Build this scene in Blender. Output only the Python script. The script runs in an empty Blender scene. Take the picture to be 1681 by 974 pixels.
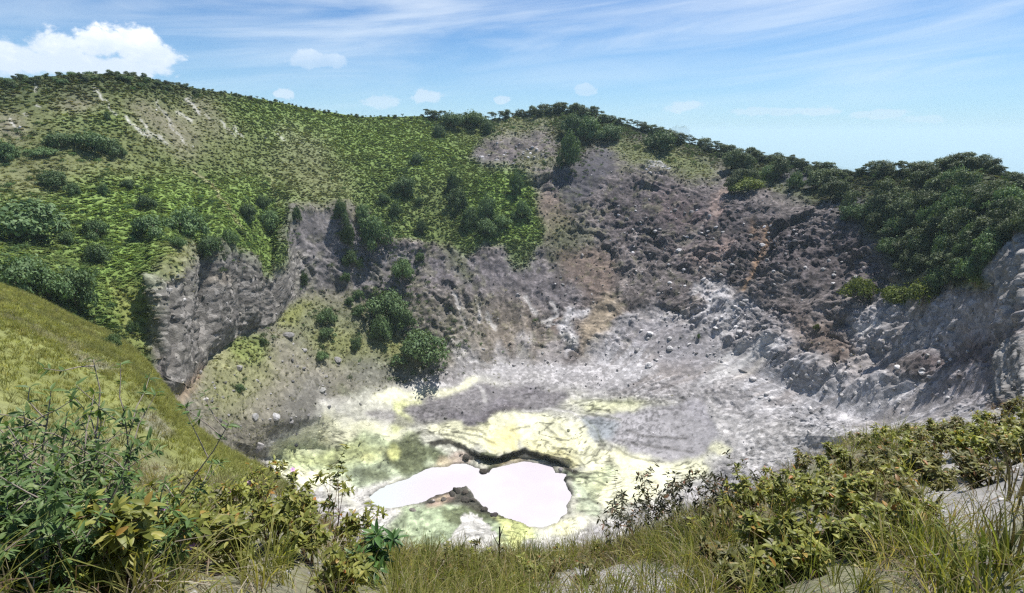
import bpy, math, random
import numpy as np
from mathutils import Vector, Matrix, Euler

SEED = 7
rng = np.random.default_rng(SEED)
random.seed(SEED)
SC = bpy.context.scene
COL = SC.collection
PW, PH, FPX = 1681.0, 974.0, 840.0          # photograph size and focal length in its pixels
PITCH = math.radians(17.9)

# ------------------------------------------------------------------ camera
cam_d = bpy.data.cameras.new('camera')
cam_d.sensor_width = 36.0
cam_d.lens = FPX / PW * 36.0
cam_d.clip_start = 0.05
cam_d.clip_end = 200000.0
cam = bpy.data.objects.new('camera', cam_d)
cam.location = (0, 0, 0)
cam.rotation_euler = (math.pi / 2 - PITCH, 0, 0)
COL.objects.link(cam)
SC.camera = cam

# ------------------------------------------------------------------ sun, sky, exposure
SUN_EL, SUN_AZ = math.radians(64), math.radians(44)     # azimuth from +Y (view) towards +X (right)
sun_dir = Vector((math.sin(SUN_AZ) * math.cos(SUN_EL), math.cos(SUN_AZ) * math.cos(SUN_EL), math.sin(SUN_EL)))
sd = bpy.data.lights.new('sun', 'SUN')
sd.energy = 4.6
sd.angle = math.radians(0.5)
sd.color = (1.0, 0.955, 0.88)
sun = bpy.data.objects.new('sun', sd)
sun.rotation_euler = sun_dir.to_track_quat('Z', 'Y').to_euler()
sun.location = (200, 100, 400)
COL.objects.link(sun)
SC.view_settings.view_transform = 'Standard'
SC.view_settings.look = 'None'
SC.view_settings.exposure = 0.80
SC.view_settings.gamma = 1.0
SC.cycles.use_denoising = False
SC.cycles.filter_width = 1.3
SC.cycles.max_bounces = 5
SC.cycles.diffuse_bounces = 3
SC.cycles.glossy_bounces = 2
SC.cycles.transmission_bounces = 3
SC.cycles.volume_bounces = 1
SC.cycles.transparent_max_bounces = 4


class NB:
    """small helper to write node trees"""
    def __init__(s, tree):
        s.t = tree; s.n = tree.nodes; s.l = tree.links
    def new(s, typ, **kw):
        n = s.n.new(typ)
        for k, v in kw.items(): setattr(n, k, v)
        return n
    def put(s, sock, v):
        if v is None: return
        if isinstance(v, bpy.types.NodeSocket): s.l.new(v, sock)
        else: sock.default_value = v
    def m(s, op, a, b=None, c=None, clamp=False):
        n = s.new('ShaderNodeMath', operation=op); n.use_clamp = clamp
        s.put(n.inputs[0], a); s.put(n.inputs[1], b)
        if c is not None: s.put(n.inputs[2], c)
        return n.outputs[0]
    def mapr(s, v, a, b, c=0.0, d=1.0, smooth=True):
        n = s.new('ShaderNodeMapRange'); n.interpolation_type = 'SMOOTHSTEP' if smooth else 'LINEAR'
        s.put(n.inputs[0], v)
        for i, q in enumerate((a, b, c, d)): s.put(n.inputs[i + 1], q)
        return n.outputs[0]
    def mix(s, f, a, b, blend='MIX'):
        n = s.new('ShaderNodeMix', data_type='RGBA'); n.blend_type = blend
        s.put(n.inputs[0], f); s.put(n.inputs[6], a); s.put(n.inputs[7], b)
        return n.outputs[2]
    def noise(s, vec, scale, detail=4.0, rough=0.55, dist=0.0):
        n = s.new('ShaderNodeTexNoise')
        s.put(n.inputs['Vector'], vec); n.inputs['Scale'].default_value = scale
        n.inputs['Detail'].default_value = detail; n.inputs['Roughness'].default_value = rough
        n.inputs['Distortion'].default_value = dist
        return n.outputs['Fac']
    def xyz(s, x, y, z):
        n = s.new('ShaderNodeCombineXYZ')
        s.put(n.inputs[0], x); s.put(n.inputs[1], y); s.put(n.inputs[2], z)
        return n.outputs[0]


def pix_dir(px, py):
    """unit-depth world direction of a photo pixel (camera at the origin)"""
    px = np.asarray(px, float); py = np.asarray(py, float)
    u = (px - PW / 2) / FPX; v = (PH / 2 - py) / FPX
    cp, sp = math.cos(PITCH), math.sin(PITCH)
    return np.stack([u + 0 * v, cp + v * sp + 0 * u, -sp + v * cp + 0 * u], -1)


def azel(px, py):
    d = pix_dir(px, py); d = d / np.linalg.norm(d)
    return math.atan2(d[0], d[1]), math.asin(d[2])


def build_world():
    w = bpy.data.worlds.new('World'); SC.world = w; w.use_nodes = True
    b = NB(w.node_tree); b.n.clear()
    out = b.new('ShaderNodeOutputWorld'); bg = b.new('ShaderNodeBackground')
    b.l.new(bg.outputs[0], out.inputs[0])
    bg.inputs[1].default_value = 0.056
    sky = b.new('ShaderNodeTexSky'); sky.sky_type = 'NISHITA'
    sky.sun_disc = False; sky.sun_elevation = SUN_EL; sky.sun_rotation = SUN_AZ
    sky.altitude = 1300.0; sky.air_density = 1.0; sky.dust_density = 0.6; sky.ozone_density = 3.0
    tc = b.new('ShaderNodeTexCoord')
    sep = b.new('ShaderNodeSeparateXYZ'); b.l.new(tc.outputs['Generated'], sep.inputs[0])
    az = b.m('ARCTAN2', sep.outputs[0], sep.outputs[1]); el = b.m('ARCSINE', sep.outputs[2])
    # cirrus: long streaks, slightly tilted
    e2 = b.m('ADD', el, b.m('MULTIPLY', az, -0.10))
    p1 = b.xyz(b.m('MULTIPLY', az, 1.3), b.m('MULTIPLY', e2, 13.0), 3.1)
    n1 = b.noise(p1, 1.5, 7, 0.6, 0.7)
    p2 = b.xyz(b.m('MULTIPLY', az, 0.7), b.m('MULTIPLY', e2, 4.2), 7.7)
    n2 = b.noise(p2, 1.5, 4, 0.5, 0.4)
    tintn = b.new('ShaderNodeVectorMath', operation='MULTIPLY'); b.l.new(sky.outputs[0], tintn.inputs[0]); tintn.inputs[1].default_value = (.60, .95, 1.25)
    cir = b.mapr(b.m('ADD', b.m('MULTIPLY', n1, 0.55), b.m('MULTIPLY', n2, 0.75)), 0.60, 0.92)
    wn = b.noise(b.xyz(b.m('MULTIPLY', az, 1.1), b.m('MULTIPLY', e2, 7.0), 1.9), 2.2, 6, .6, .6)
    for (px, py, rx, ry, st) in [(1560, 108, 420, 34, .75), (1180, 62, 300, 16, .55), (1500, 14, 420, 14, .7), (1000, 118, 260, 26, .4), (330, 30, 420, 34, .55), (760, 90, 300, 30, .5), (720, 2, 160, 10, .6), (1300, 165, 500, 26, .5), (-500, 60, 500, 60, .5), (2100, 60, 300, 60, .5)]:
        a0, e0 = azel(px, py); a1, _ = azel(px + rx, py); _, e1 = azel(px, py - ry)
        dx = b.m('DIVIDE', b.m('SUBTRACT', az, a0), abs(a1 - a0)); dy = b.m('DIVIDE', b.m('SUBTRACT', b.m('ADD', el, b.m('MULTIPLY', b.m('SUBTRACT', az, a0), -.06)), e0), abs(e1 - e0))
        d_ = b.m('ADD', b.m('MULTIPLY', dx, dx), b.m('MULTIPLY', dy, dy))
        v_ = b.m('MULTIPLY', b.mapr(d_, 0, 1.6, 1, 0), b.mapr(wn, .30, .66))
        cir = b.m('MAXIMUM', cir, b.m('MULTIPLY', v_, st))
    up = b.mapr(el, -0.02, 0.10, 0.55, 1.0)
    cir = b.m('MULTIPLY', b.m('MULTIPLY', cir, 0.60), up)
    col = b.mix(cir, tintn.outputs[0], (9.8, 10.6, 11.5, 1))
    # veil towards the horizon
    veil = b.mapr(el, -0.05, 0.22, 0.62, 0.0)
    col = b.mix(veil, col, (6.2, 8.6, 10.6, 1))
    # cumulus: lobes in azimuth and elevation, broken by noise
    pn = b.xyz(b.m('MULTIPLY', az, 1.0), b.m('MULTIPLY', el, 1.25), 0.4)
    nz = b.noise(pn, 15.0, 10, 0.66, 0.3)
    nz2 = b.noise(pn, 46.0, 4, 0.6, 0.0)
    nn = b.m('ADD', b.m('SUBTRACT', nz, 0.5), b.m('MULTIPLY', b.m('SUBTRACT', nz2, 0.5), 0.35))
    lobes = [  # px, py, rx, ry, strength
        (20, 95, 75, 34, 1.0), (90, 78, 62, 36, 1.0), (160, 74, 50, 34, 1.0), (225, 78, 55, 38, 1.0), (255, 92, 48, 28, 1.0), (130, 105, 190, 24, 1.0), (-90, 110, 110, 40, 1.0),
        (515, 99, 60, 16, 0.33), (628, 168, 36, 12, 0.5), (700, 159, 28, 12, 0.62), (822, 164, 17, 7, 0.55),
        (462, 154, 24, 9, 0.7), (960, 148, 18, 10, 0.4), (1130, 176, 38, 12, 0.55), (1260, 184, 90, 8, 0.4), (1350, 184, 40, 12, 0.5), (1430, 188, 60, 8, 0.45), (1520, 196, 50, 8, 0.35),
        (1900, 150, 120, 30, 0.8), (-420, 90, 160, 50, 0.9)]
    tot = None
    for (px, py, rx, ry, st) in lobes:
        a0, e0 = azel(px, py)
        a1, _ = azel(px + rx, py); _, e1 = azel(px, py - ry)
        dx = b.m('DIVIDE', b.m('SUBTRACT', az, a0), abs(a1 - a0))
        dy = b.m('DIVIDE', b.m('SUBTRACT', el, e0), abs(e1 - e0))
        d = b.m('SQRT', b.m('ADD', b.m('MULTIPLY', dx, dx), b.m('MULTIPLY', dy, dy)))
        v = b.m('ADD', b.m('SUBTRACT', 1.0, d), b.m('MULTIPLY', nn, 2.1 if st > 0.85 else 3.3))
        v = b.m('MULTIPLY', b.mapr(v, 0.0, 0.40), st)
        tot = v if tot is None else b.m('MAXIMUM', tot, v)
    shade = b.mapr(b.m('ADD', el, b.m('MULTIPLY', nn, 0.16)), 0.09, 0.19)
    ccol = b.mix(shade, (7.8, 9.0, 10.5, 1), (13.0, 13.1, 13.2, 1))
    col = b.mix(tot, col, ccol)
    b.l.new(col, bg.inputs[0])


build_world()

# ------------------------------------------------------------------ numpy noise
def _hash(ix, iy, iz, seed):
    h = ix.astype(np.uint32) * np.uint32(374761393) + np.uint32((seed * 974711 + 12345) & 0xffffffff)
    h = (h ^ (h >> np.uint32(15))) * np.uint32(2246822519)
    h = (h + iy.astype(np.uint32)) * np.uint32(668265263)
    h = (h ^ (h >> np.uint32(13))) * np.uint32(3266489917)
    h = (h + iz.astype(np.uint32)) * np.uint32(1274126177)
    h = (h ^ (h >> np.uint32(16))) * np.uint32(2246822519)
    h = h ^ (h >> np.uint32(15))
    return h.astype(np.float32) / np.float32(4294967295.0)


def vnoise(p, seed=0):
    p = np.asarray(p, np.float32)
    f0 = np.floor(p); f = p - f0; f = f * f * (3 - 2 * f)
    i = f0.astype(np.int64)
    r = 0
    for dx in (0, 1):
        wx = f[..., 0] if dx else 1 - f[..., 0]
        for dy in (0, 1):
            wy = f[..., 1] if dy else 1 - f[..., 1]
            for dz in (0, 1):
                wz = f[..., 2] if dz else 1 - f[..., 2]
                r = r + wx * wy * wz * _hash(i[..., 0] + dx, i[..., 1] + dy, i[..., 2] + dz, seed)
    return r * 2 - 1


def fbm(p, octv=4, seed=0, gain=0.5, lac=2.03):
    r, a, n = 0, 1.0, 0
    p = np.asarray(p, np.float32)
    for o in range(octv):
        r = r + a * vnoise(p + 17.3 * o, seed + o); n += a; a *= gain; p = p * lac
    return r / n


def ridged(p, octv=4, seed=0, gain=0.5):
    r, a, n = 0, 1.0, 0
    p = np.asarray(p, np.float32)
    for o in range(octv):
        r = r + a * (1 - 2 * np.abs(vnoise(p + 9.1 * o, seed + o))); n += a; a *= gain; p = p * 2.05
    return r / n


def worley(p, seed=0):
    """F1, F2 and a random value of the nearest cell"""
    p = np.asarray(p, np.float32)
    i = np.floor(p).astype(np.int64); f = p - i
    F1 = np.full(p.shape[:-1], 9.0, np.float32); F2 = F1.copy(); cid = np.zeros_like(F1)
    for dx in (-1, 0, 1):
        for dy in (-1, 0, 1):
            for dz in (-1, 0, 1):
                a, b_, c = i[..., 0] + dx, i[..., 1] + dy, i[..., 2] + dz
                h1 = _hash(a, b_, c, seed); h2 = _hash(a, b_, c, seed + 31); h3 = _hash(a, b_, c, seed + 57)
                d = np.sqrt((dx + h1 - f[..., 0]) ** 2 + (dy + h2 - f[..., 1]) ** 2 + (dz + h3 - f[..., 2]) ** 2)
                near = d < F1
                F2 = np.where(near, F1, np.minimum(F2, d))
                cid = np.where(near, _hash(a, b_, c, seed + 91), cid)
                F1 = np.where(near, d, F1)
    return F1, F2, cid


def sstep(x, a, b):
    t = np.clip((x - a) / (b - a), 0, 1)
    return t * t * (3 - 2 * t)


def pchip(x, y, q):
    x = np.asarray(x, float); y = np.asarray(y, float); q = np.clip(q, x[0], x[-1])
    h = np.diff(x); dl = np.diff(y) / h; d = np.zeros_like(y)
    for k in range(1, len(x) - 1):
        if dl[k - 1] * dl[k] > 0:
            w1 = 2 * h[k] + h[k - 1]; w2 = h[k] + 2 * h[k - 1]
            d[k] = (w1 + w2) / (w1 / dl[k - 1] + w2 / dl[k])
    d[0] = dl[0]; d[-1] = dl[-1]
    i = np.clip(np.searchsorted(x, q, side='right') - 1, 0, len(h) - 1)
    t = (q - x[i]) / h[i]
    return ((1 + 2 * t) * (1 - t) ** 2 * y[i] + t * (1 - t) ** 2 * h[i] * d[i]
            + t * t * (3 - 2 * t) * y[i + 1] + t * t * (t - 1) * h[i] * d[i + 1])

# ------------------------------------------------------------------ terrain layout
# every line runs across the crater: (photo px, photo py, horizontal metres)  or  (px, py, negative height in metres)
LINES = {
 'near': [(-420, 1500, -1.5), (0, 1500, -1.75), (840, 1500, -1.8), (1681, 1500, -1.7), (2080, 1500, -1.4)],
 'foot': [(0, 1010, 2.3), (400, 1010, 2.6), (840, 1010, 3.2), (1300, 1010, 3.0), (1681, 1000, 2.7)],
 'edge': [(0, 850, 9), (150, 835, 10), (250, 822, 10.5), (440, 815, 8.5), (600, 905, 6.6), (700, 922, 6.2), (850, 925, 6.2), (1000, 905, 6.8), (1140, 850, 7.6), (1230, 815, 8.5),
          (1300, 772, 9.5), (1400, 727, 11), (1550, 700, 13), (1620, 680, 14.5), (1681, 660, 15)],
 'spur': [(-200, 400, 100), (0, 468, 95), (60, 492, 92), (130, 527, 88), (200, 562, 83), (245, 604, 78), (300, 680, 66), (340, 716, 58), (400, 756, 48), (450, 782, 40),
          (520, 880, 30), (600, 945, 26), (850, 960, 26), (1000, 945, 28), (1150, 890, 30), (1300, 822, 34), (1400, 782, 34), (1550, 748, 34), (1681, 700, 34)],
 'gully': [(-200, 470, 112), (0, 520, 108), (130, 580, 106), (240, 665, 102), (300, 725, 95), (340, 765, 88), (450, 822, 80), (600, 965, 78), (850, 962, 84), (1000, 950, 88), (1200, 868, 92),
           (1400, 790, 84), (1550, 752, 68), (1681, 705, 54)],
 'c1': [(-200, 430, 118), (0, 480, 117), (150, 560, 118), (250, 655, 115), (290, 690, 114), (330, 725, 114), (400, 775, -80), (450, 795, -90), (520, 880, -97), (600, 925, -98.6), (700, 938, -98.6), (850, 940, -98.6),
        (1000, 925, -98), (1150, 862, -95), (1300, 790, -84), (1450, 752, 106), (1600, 712, 96), (1681, 690, 80)],
 'shore': [(-200, 425, 119), (0, 474, 118), (150, 550, 119), (250, 652, 116), (290, 685, 115), (330, 715, 117), (400, 762, -80), (450, 780, -92), (520, 825, -98.6), (600, 835, -99.6), (700, 850, -99.6), (800, 870, -99.6), (900, 872, -99.6),
           (960, 840, -99.4), (1060, 820, -97), (1150, 800, -94), (1300, 765, -82), (1450, 740, 109), (1600, 705, 99), (1681, 683, 84)],
 'farshore': [(-200, 415, 121), (0, 464, 119.5), (150, 540, 120), (250, 648, 117), (290, 680, 116), (330, 703, 120), (400, 745, -78), (450, 752, -90), (520, 768, -97.6), (600, 780, -99.2), (690, 768, -99.7), (760, 756, -99.7), (850, 753, -99.7), (910, 757, -99.7),
              (960, 780, -98), (1060, 775, -95.5), (1150, 760, -92), (1300, 735, -80), (1450, 728, 112), (1600, 695, 103), (1681, 675, 88)],
 'lip': [(-200, 410, 122), (0, 458, 120.5), (150, 532, 121), (250, 645, 118), (290, 674, 117.5), (330, 692, 123), (400, 728, -75), (450, 735, -86), (520, 738, -94), (600, 745, -96.5), (700, 728, -97.2), (760, 733, -97.0), (810, 750, -97.2), (860, 738, -96.8), (920, 752, -97),
         (960, 755, -96.3), (1060, 745, -94.3), (1150, 735, -90.5), (1300, 715, -78), (1450, 718, 115), (1600, 685, 108), (1681, 665, 94)],
 'back': [(-200, 400, 124), (0, 445, 122), (150, 515, 123), (250, 640, 119.5), (300, 660, 121), (330, 662, 129), (450, 690, -77), (560, 660, -83), (700, 632, -87), (850, 604, -86), (1000, 600, -84), (1080, 596, -80),
          (1150, 592, -77), (1300, 645, 160), (1450, 700, 132), (1600, 650, 120), (1681, 622, 104)],
 'base': [(-200, 390, 126), (0, 430, 124), (150, 500, 125), (235, 605, 121), (262, 630, 122), (300, 640, 130), (330, 600, 149), (400, 548, 167), (450, 530, 177), (480, 490, 188), (560, 482, 199), (600, 500, 198), (700, 545, 189), (850, 530, 197), (1000, 515, 201), (1150, 510, 199), (1300, 545, 180), (1450, 580, 162), (1600, 570, 137), (1681, 550, 119)],
 'crest': [(-200, 380, 152), (0, 405, 149), (150, 440, 146), (225, 480, 133), (250, 470, 131), (275, 440, 138), (330, 425, 159), (370, 408, 168), (400, 428, 174), (440, 455, 181), (465, 400, 191), (480, 348, 208), (560, 345, 217), (620, 395, 216), (700, 405, 219), (780, 400, 222), (870, 388, 229), (1000, 400, 234), (1150, 405, 229), (1300, 440, 204), (1450, 470, 184), (1600, 478, 152), (1630, 440, 143), (1681, 420, 134)],
 'upper': [(-200, 270, 205), (0, 270, 202), (150, 262, 206), (330, 300, 214), (480, 272, 249), (600, 290, 252), (700, 300, 252), (850, 290, 263), (930, 275, 270), (1000, 282, 270), (1150, 318, 259), (1300, 345, 234), (1450, 352, 211), (1600, 352, 180), (1650, 350, 168), (1681, 350, 160)],
 'rim': [(-200, 160, 235), (0, 134, 245), (100, 125, 250), (190, 121, 255), (230, 126, 256), (300, 142, 270), (400, 158, 286), (520, 181, 305), (620, 193, 312), (690, 192, 316), (780, 198, 320), (850, 192, 328), (930, 182, 334), (1000, 198, 330), (1100, 228, 320),
         (1200, 250, 306), (1300, 268, 284), (1400, 284, 254), (1500, 282, 238), (1590, 272, 224), (1640, 288, 213), (1681, 318, 198), (1850, 420, 150)],
}
ORDER = ['near', 'foot', 'edge', 'spur', 'gully', 'c1', 'shore', 'farshore', 'lip', 'back', 'base', 'crest', 'upper', 'rim']
NROW = [16, 76, 76, 8, 10, 46, 66, 20, 100, 78, 90, 90, 84]      # rows from one line to the next
cols = np.concatenate([np.linspace(-420, -16, 26), np.linspace(-12, 1693, 850), np.linspace(1700, 2080, 24)])
NC = len(cols)


def line_pts(name):
    pts = LINES[name]; xs, ys, hs = [], [], []
    for (x, y, v) in pts:
        d = pix_dir(x, y); hor = math.hypot(d[0], d[1])
        xs.append(x); ys.append(y); hs.append(v if v > 0 else v / (d[2] / hor))
    Y = pchip(xs, ys, cols); H = pchip(xs, hs, cols)
    return Y, H


def to_world(px, py, h):
    d = pix_dir(px, py)
    return d * (h / np.hypot(d[..., 0], d[..., 1]))[..., None]


L3, LY = [], []
for nm in ORDER:
    Y, H = line_pts(nm)
    L3.append(to_world(cols, Y, H)); LY.append(Y)
rowsP, rowsY, sec, rowt = [], [], [], []
for k in range(len(ORDER) - 1):
    n = NROW[k]
    for j in range(n):
        t = j / n
        if ORDER[k] == 'edge': t = t ** 1.6         # denser close by
        if ORDER[k] == 'foot': t = t ** 1.15
        rowsP.append(L3[k] * (1 - t) + L3[k + 1] * t)
        rowsY.append(LY[k] * (1 - t) + LY[k + 1] * t)
        sec.append(k); rowt.append(t)
rim = L3[-1]
radial = rim / np.linalg.norm(rim[:, :2], axis=1)[:, None]; radial[:, 2] = 0
for (dh, dz) in [(0, 0), (4, -.6), (10, -3), (22, -10), (45, -24), (90, -55), (200, -130), (500, -300), (1300, -620), (4500, -1320)]:
    p = rim + radial * dh; p[:, 2] = rim[:, 2] + dz
    rowsP.append(p); rowsY.append(LY[-1] - (0 if dh == 0 else 0)); sec.append(len(ORDER) - 1); rowt.append(0.0)
P = np.array(rowsP); GY = np.array(rowsY); sec = np.array(sec); rowt = np.array(rowt)
NR = len(P)
GX = np.broadcast_to(cols, GY.shape)
S = {nm: i for i, nm in enumerate(ORDER)}

# soften the creases between the strips (not the spur edge, nor the lip, nor the cliff foot)
def smooth_rows(P, r0, r1, it):
    for _ in range(it):
        Q = P[r0:r1].copy()
        P[r0 + 1:r1 - 1] = 0.25 * Q[:-2] + 0.5 * Q[1:-1] + 0.25 * Q[2:]
r_up0 = int(np.where(sec == S['crest'])[0][0]); r_end = int(np.where(sec == S['rim'])[0][0])
smooth_rows(P, r_up0 + 2, r_end - 2, 60)
r_a = int(np.where(sec == S['lip'])[0][0]); smooth_rows(P, r_a + 2, r_up0 - 2, 14)
r_k = int(np.where(sec == S['back'])[0][0]); smooth_rows(P, r_k - 40, r_k + 40, 160)
r_b = int(np.where(sec == S['foot'])[0][0]); r_c = int(np.where(sec == S['spur'])[0][0])
smooth_rows(P, r_b + 2, r_c - 2, 12)

# ------------------------------------------------------------------ painting what the ground is made of
RW, RH = 841, 487
#            rgb (albedo)          rock  block  fern  grass
K = {
 'rock':    ((.118, .104, .103),   1.0,  .5,   0,    0),
 'dark':    ((.078, .067, .072),   1.0,  .8,   0,    0),
 'cliff':   ((.158, .150, .142),   1.0,  1.0,  0,    0),
 'cliff3':  ((.230, .222, .215),   .7,   .2,   0,    0),
 'cliff2':  ((.138, .130, .134),   .6,   .25,  0,    0),
 'hollow':  ((.062, .060, .072),   .5,   .2,   0,    0),  # bluish dark tone: shade of the hollows put into the ground colour
 'redrock': ((.120, .085, .085),   1.0,  .7,   0,    0),
 'fern':    ((.122, .170, .052),   .15,  0,    1.0,  .0),
 'fernlite': ((.148, .222, .054),   .15,  0,    1.0,  .0),
 'olive':   ((.115, .138, .054),   .15,  0,    .25,  1.0),
 'dry':     ((.138, .138, .076),   .2,   0,    .05,  1.0),
 'gravelly': ((.190, .165, .140),   .3,   0,    .0,   .35),
 'rimveg':  ((.045, .060, .025),   .3,   0,    .8,   .3),
 'grass':   ((.165, .178, .060),   .2,   0,    .12,  1.0),
 'talus':   ((.170, .160, .130),   .45,  .1,   0,    .35),
 'talusdk': ((.120, .118, .112),   .6,   .2,   0,    .1),
 'brown':   ((.170, .125, .100),   .35,  .1,   0,    .05),
 'tan':     ((.330, .270, .190),   .3,   .05,  0,    0),
 'clay':    ((.390, .382, .398),   .6,   .35,  0,    0),
 'white':   ((.50, .49, .485),   .35,  .1,   0,    0),
 'mud':     ((.330, .320, .350),   .15,  0,    0,    0),
 'bluemud': ((.250, .280, .310),   .12,  0,    0,    0),
 'purple':  ((.155, .145, .162),   .45,  .1,   0,    0),
 'sulphur': ((.590, .590, .425),   .18,  0,    0,    0),
 'pale':    ((.470, .470, .395),   .25,  0,    0,    0),
 'yellow':  ((.620, .575, .300),   .18,  0,    0,    0),
 'lime':    ((.430, .460, .190),   .25,  0,    0,    0),
 'green':   ((.200, .260, .150),   .45,  0,    0,    0),
 'moss':    ((.070, .080, .040),   .6,   .1,   0,    0),
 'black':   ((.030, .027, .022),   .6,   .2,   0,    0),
 'ochre':   ((.330, .205, .115),   .4,   .1,   0,    0),
 'pink':    ((.360, .260, .220),   .4,   .1,   0,    0),
 'soil':    ((.262, .254, .247),   .2,   0,    0,    0),
}
RAS = np.zeros((RH, RW, 7), np.float32)


def boxblur(a, r):
    if r < 1: return a
    for ax in (0, 1):
        pad = [(r + 1, r) if i == ax else (0, 0) for i in (0, 1)]
        c = np.cumsum(np.pad(a, pad, mode='edge'), axis=ax)
        n = 2 * r + 1
        a = (np.take(c, range(n, c.shape[ax]), axis=ax) - np.take(c, range(0, c.shape[ax] - n), axis=ax)) / n
    return a


_y, _x = np.mgrid[0:RH, 0:RW].astype(np.float32)
RAG_X = fbm(np.stack([_x * 2 / 46, _y * 2 / 30, 0 * _x], -1), 6, 501, .62); RAG_Y = fbm(np.stack([_x * 2 / 46, _y * 2 / 30, 0 * _x + 9], -1), 6, 502, .62)
RAG = {'sulphur': 34, 'yellow': 34, 'lime': 46, 'green': 52, 'moss': 52, 'purple': 46, 'mud': 30, 'bluemud': 34, 'clay': 44, 'white': 26, 'pale': 44, 'brown': 44, 'tan': 30, 'talus': 50, 'talusdk': 50, 'dry': 60, 'olive': 46, 'gravelly': 40, 'fernlite': 50,
       'rimveg': 22, 'dark': 44, 'redrock': 50, 'hollow': 26, 'pink': 26, 'grass': 30, 'fern': 12}

def paint(kind, shape, feather=14, strength=1.0):
    """shape: ('p', points) polygon, ('e', cx, cy, rx, ry[, degrees]) ellipse, ('s', points, width) stroke; all in photo pixels"""
    yy, xx = np.mgrid[0:RH, 0:RW].astype(np.float32)
    rg = RAG.get(kind, 0)
    if shape[0] == 's': rg = min(rg, 7)
    if shape[0] == 'e': rg = min(rg, .55 * min(shape[3], shape[4] * 2))
    X = xx * 2 + rg * RAG_X; Y = yy * 2 + rg * .6 * RAG_Y
    if shape[0] == 'p':
        pts = shape[1]; m = np.zeros((RH, RW), bool); j = len(pts) - 1
        for i in range(len(pts)):
            xi, yi = pts[i]; xj, yj = pts[j]
            c = ((yi > Y) != (yj > Y)) & (X < (xj - xi) * (Y - yi) / ((yj - yi) if yj != yi else 1e-6) + xi)
            m ^= c; j = i
        m = m.astype(np.float32)
    elif shape[0] == 'e':
        cx, cy, rx, ry = shape[1:5]; a = math.radians(shape[5]) if len(shape) > 5 else 0
        dx = X - cx; dy = Y - cy
        u = dx * math.cos(a) + dy * math.sin(a); v = -dx * math.sin(a) + dy * math.cos(a)
        m = ((u / rx) ** 2 + (v / ry) ** 2 < 1).astype(np.float32)
    else:
        pts, wd = shape[1], shape[2]; d = np.full((RH, RW), 1e9, np.float32)
        for (x0, y0), (x1, y1) in zip(pts[:-1], pts[1:]):
            L = max((x1 - x0) ** 2 + (y1 - y0) ** 2, 1e-6)
            t = np.clip(((X - x0) * (x1 - x0) + (Y - y0) * (y1 - y0)) / L, 0, 1)
            d = np.minimum(d, np.hypot(X - x0 - t * (x1 - x0), Y - y0 - t * (y1 - y0)))
        m = np.clip((wd / 2 - d) / 2 + 0.5, 0, 1).astype(np.float32)
    if kind in ('sulphur', 'yellow', 'lime', 'green', 'moss', 'purple', 'mud', 'bluemud', 'clay', 'white'): feather *= .6
    if kind in ('ochre', 'tan', 'brown', 'pink'): strength *= .7
    r = int(feather / 2 / 2)
    if r >= 1:
        m = boxblur(boxblur(m, r), r)
    m = (m * strength)[..., None]
    k = K[kind]
    v = np.array(list(k[0]) + list(k[1:]), np.float32)
    RAS[:] = RAS * (1 - m) + v * m


paint('rock', ('p', [(-9, -9), (1700, -9), (1700, 990), (-9, 990)]), 0)
# left and middle slopes
FERN = [(-40, 80), (190, 90), (520, 150), (700, 165), (810, 180), (790, 230), (770, 262), (800, 280), (850, 290), (872, 320), (885, 390), (860, 445), (835, 440), (830, 405), (790, 402), (760, 430), (740, 405), (690, 400), (640, 392), (600, 350), (560, 335),
        (478, 338), (470, 400), (480, 425), (440, 462), (410, 430), (370, 405), (300, 405), (255, 455), (240, 610), (-40, 720)]
paint('fern', ('p', FERN), 10)
paint('olive', ('p', [(-40, 90), (200, 90), (340, 130), (430, 240), (420, 290), (330, 290), (250, 310), (120, 310), (-40, 330)]), 40)
paint('dry', ('p', [(-40, 170), (100, 170), (200, 175), (330, 170), (400, 235), (330, 250), (250, 240), (170, 200), (60, 215), (20, 240), (-40, 230)]), 50, .5)
paint('dry', ('e', 130, 285, 110, 22, 8), 40, .6)
paint('dry', ('e', 30, 300, 60, 30), 30, .6)
paint('dry', ('p', [(440, 215), (540, 240), (600, 300), (560, 340), (480, 345), (450, 300)]), 50, .75)
paint('gravelly', ('e', 130, 175, 30, 40, -20), 30, .6)
paint('gravelly', ('e', 270, 215, 70, 24, 38), 30, .6)
paint('gravelly', ('e', 345, 195, 50, 16, 55), 26, .5)
paint('gravelly', ('e', 20, 215, 24, 26), 20, .6)
paint('gravelly', ('e', 500, 235, 50, 20, 25), 30, .55)
paint('rimveg', ('p', [(-40, 90), (190, 90), (420, 140), (470, 165), (330, 165), (200, 160), (60, 175), (-40, 180)]), 26, .85)
paint('fernlite', ('p', [(130, 320), (300, 300), (420, 330), (470, 400), (430, 440), (300, 400), (240, 460), (235, 560), (150, 520), (130, 420)]), 50, .75)
paint('fernlite', ('p', [(770, 280), (850, 285), (880, 390), (790, 400), (760, 350)]), 20, .95)
paint('fernlite', ('p', [(395, 150), (640, 190), (760, 215), (740, 300), (640, 320), (560, 260), (420, 200)]), 60, .5)
paint('fernlite', ('e', 150, 205, 60, 12), 20, .6)
paint('olive', ('p', [(640, 300), (740, 300), (770, 400), (700, 400)]), 24, .5)
paint('grass', ('p', [(175, 470), (245, 470), (240, 600), (190, 560)]), 26, .8)
paint('grass', ('e', 290, 455, 32, 36), 18, .7)
paint('moss', ('e', 560, 400, 0.1, .1), 0)
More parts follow.
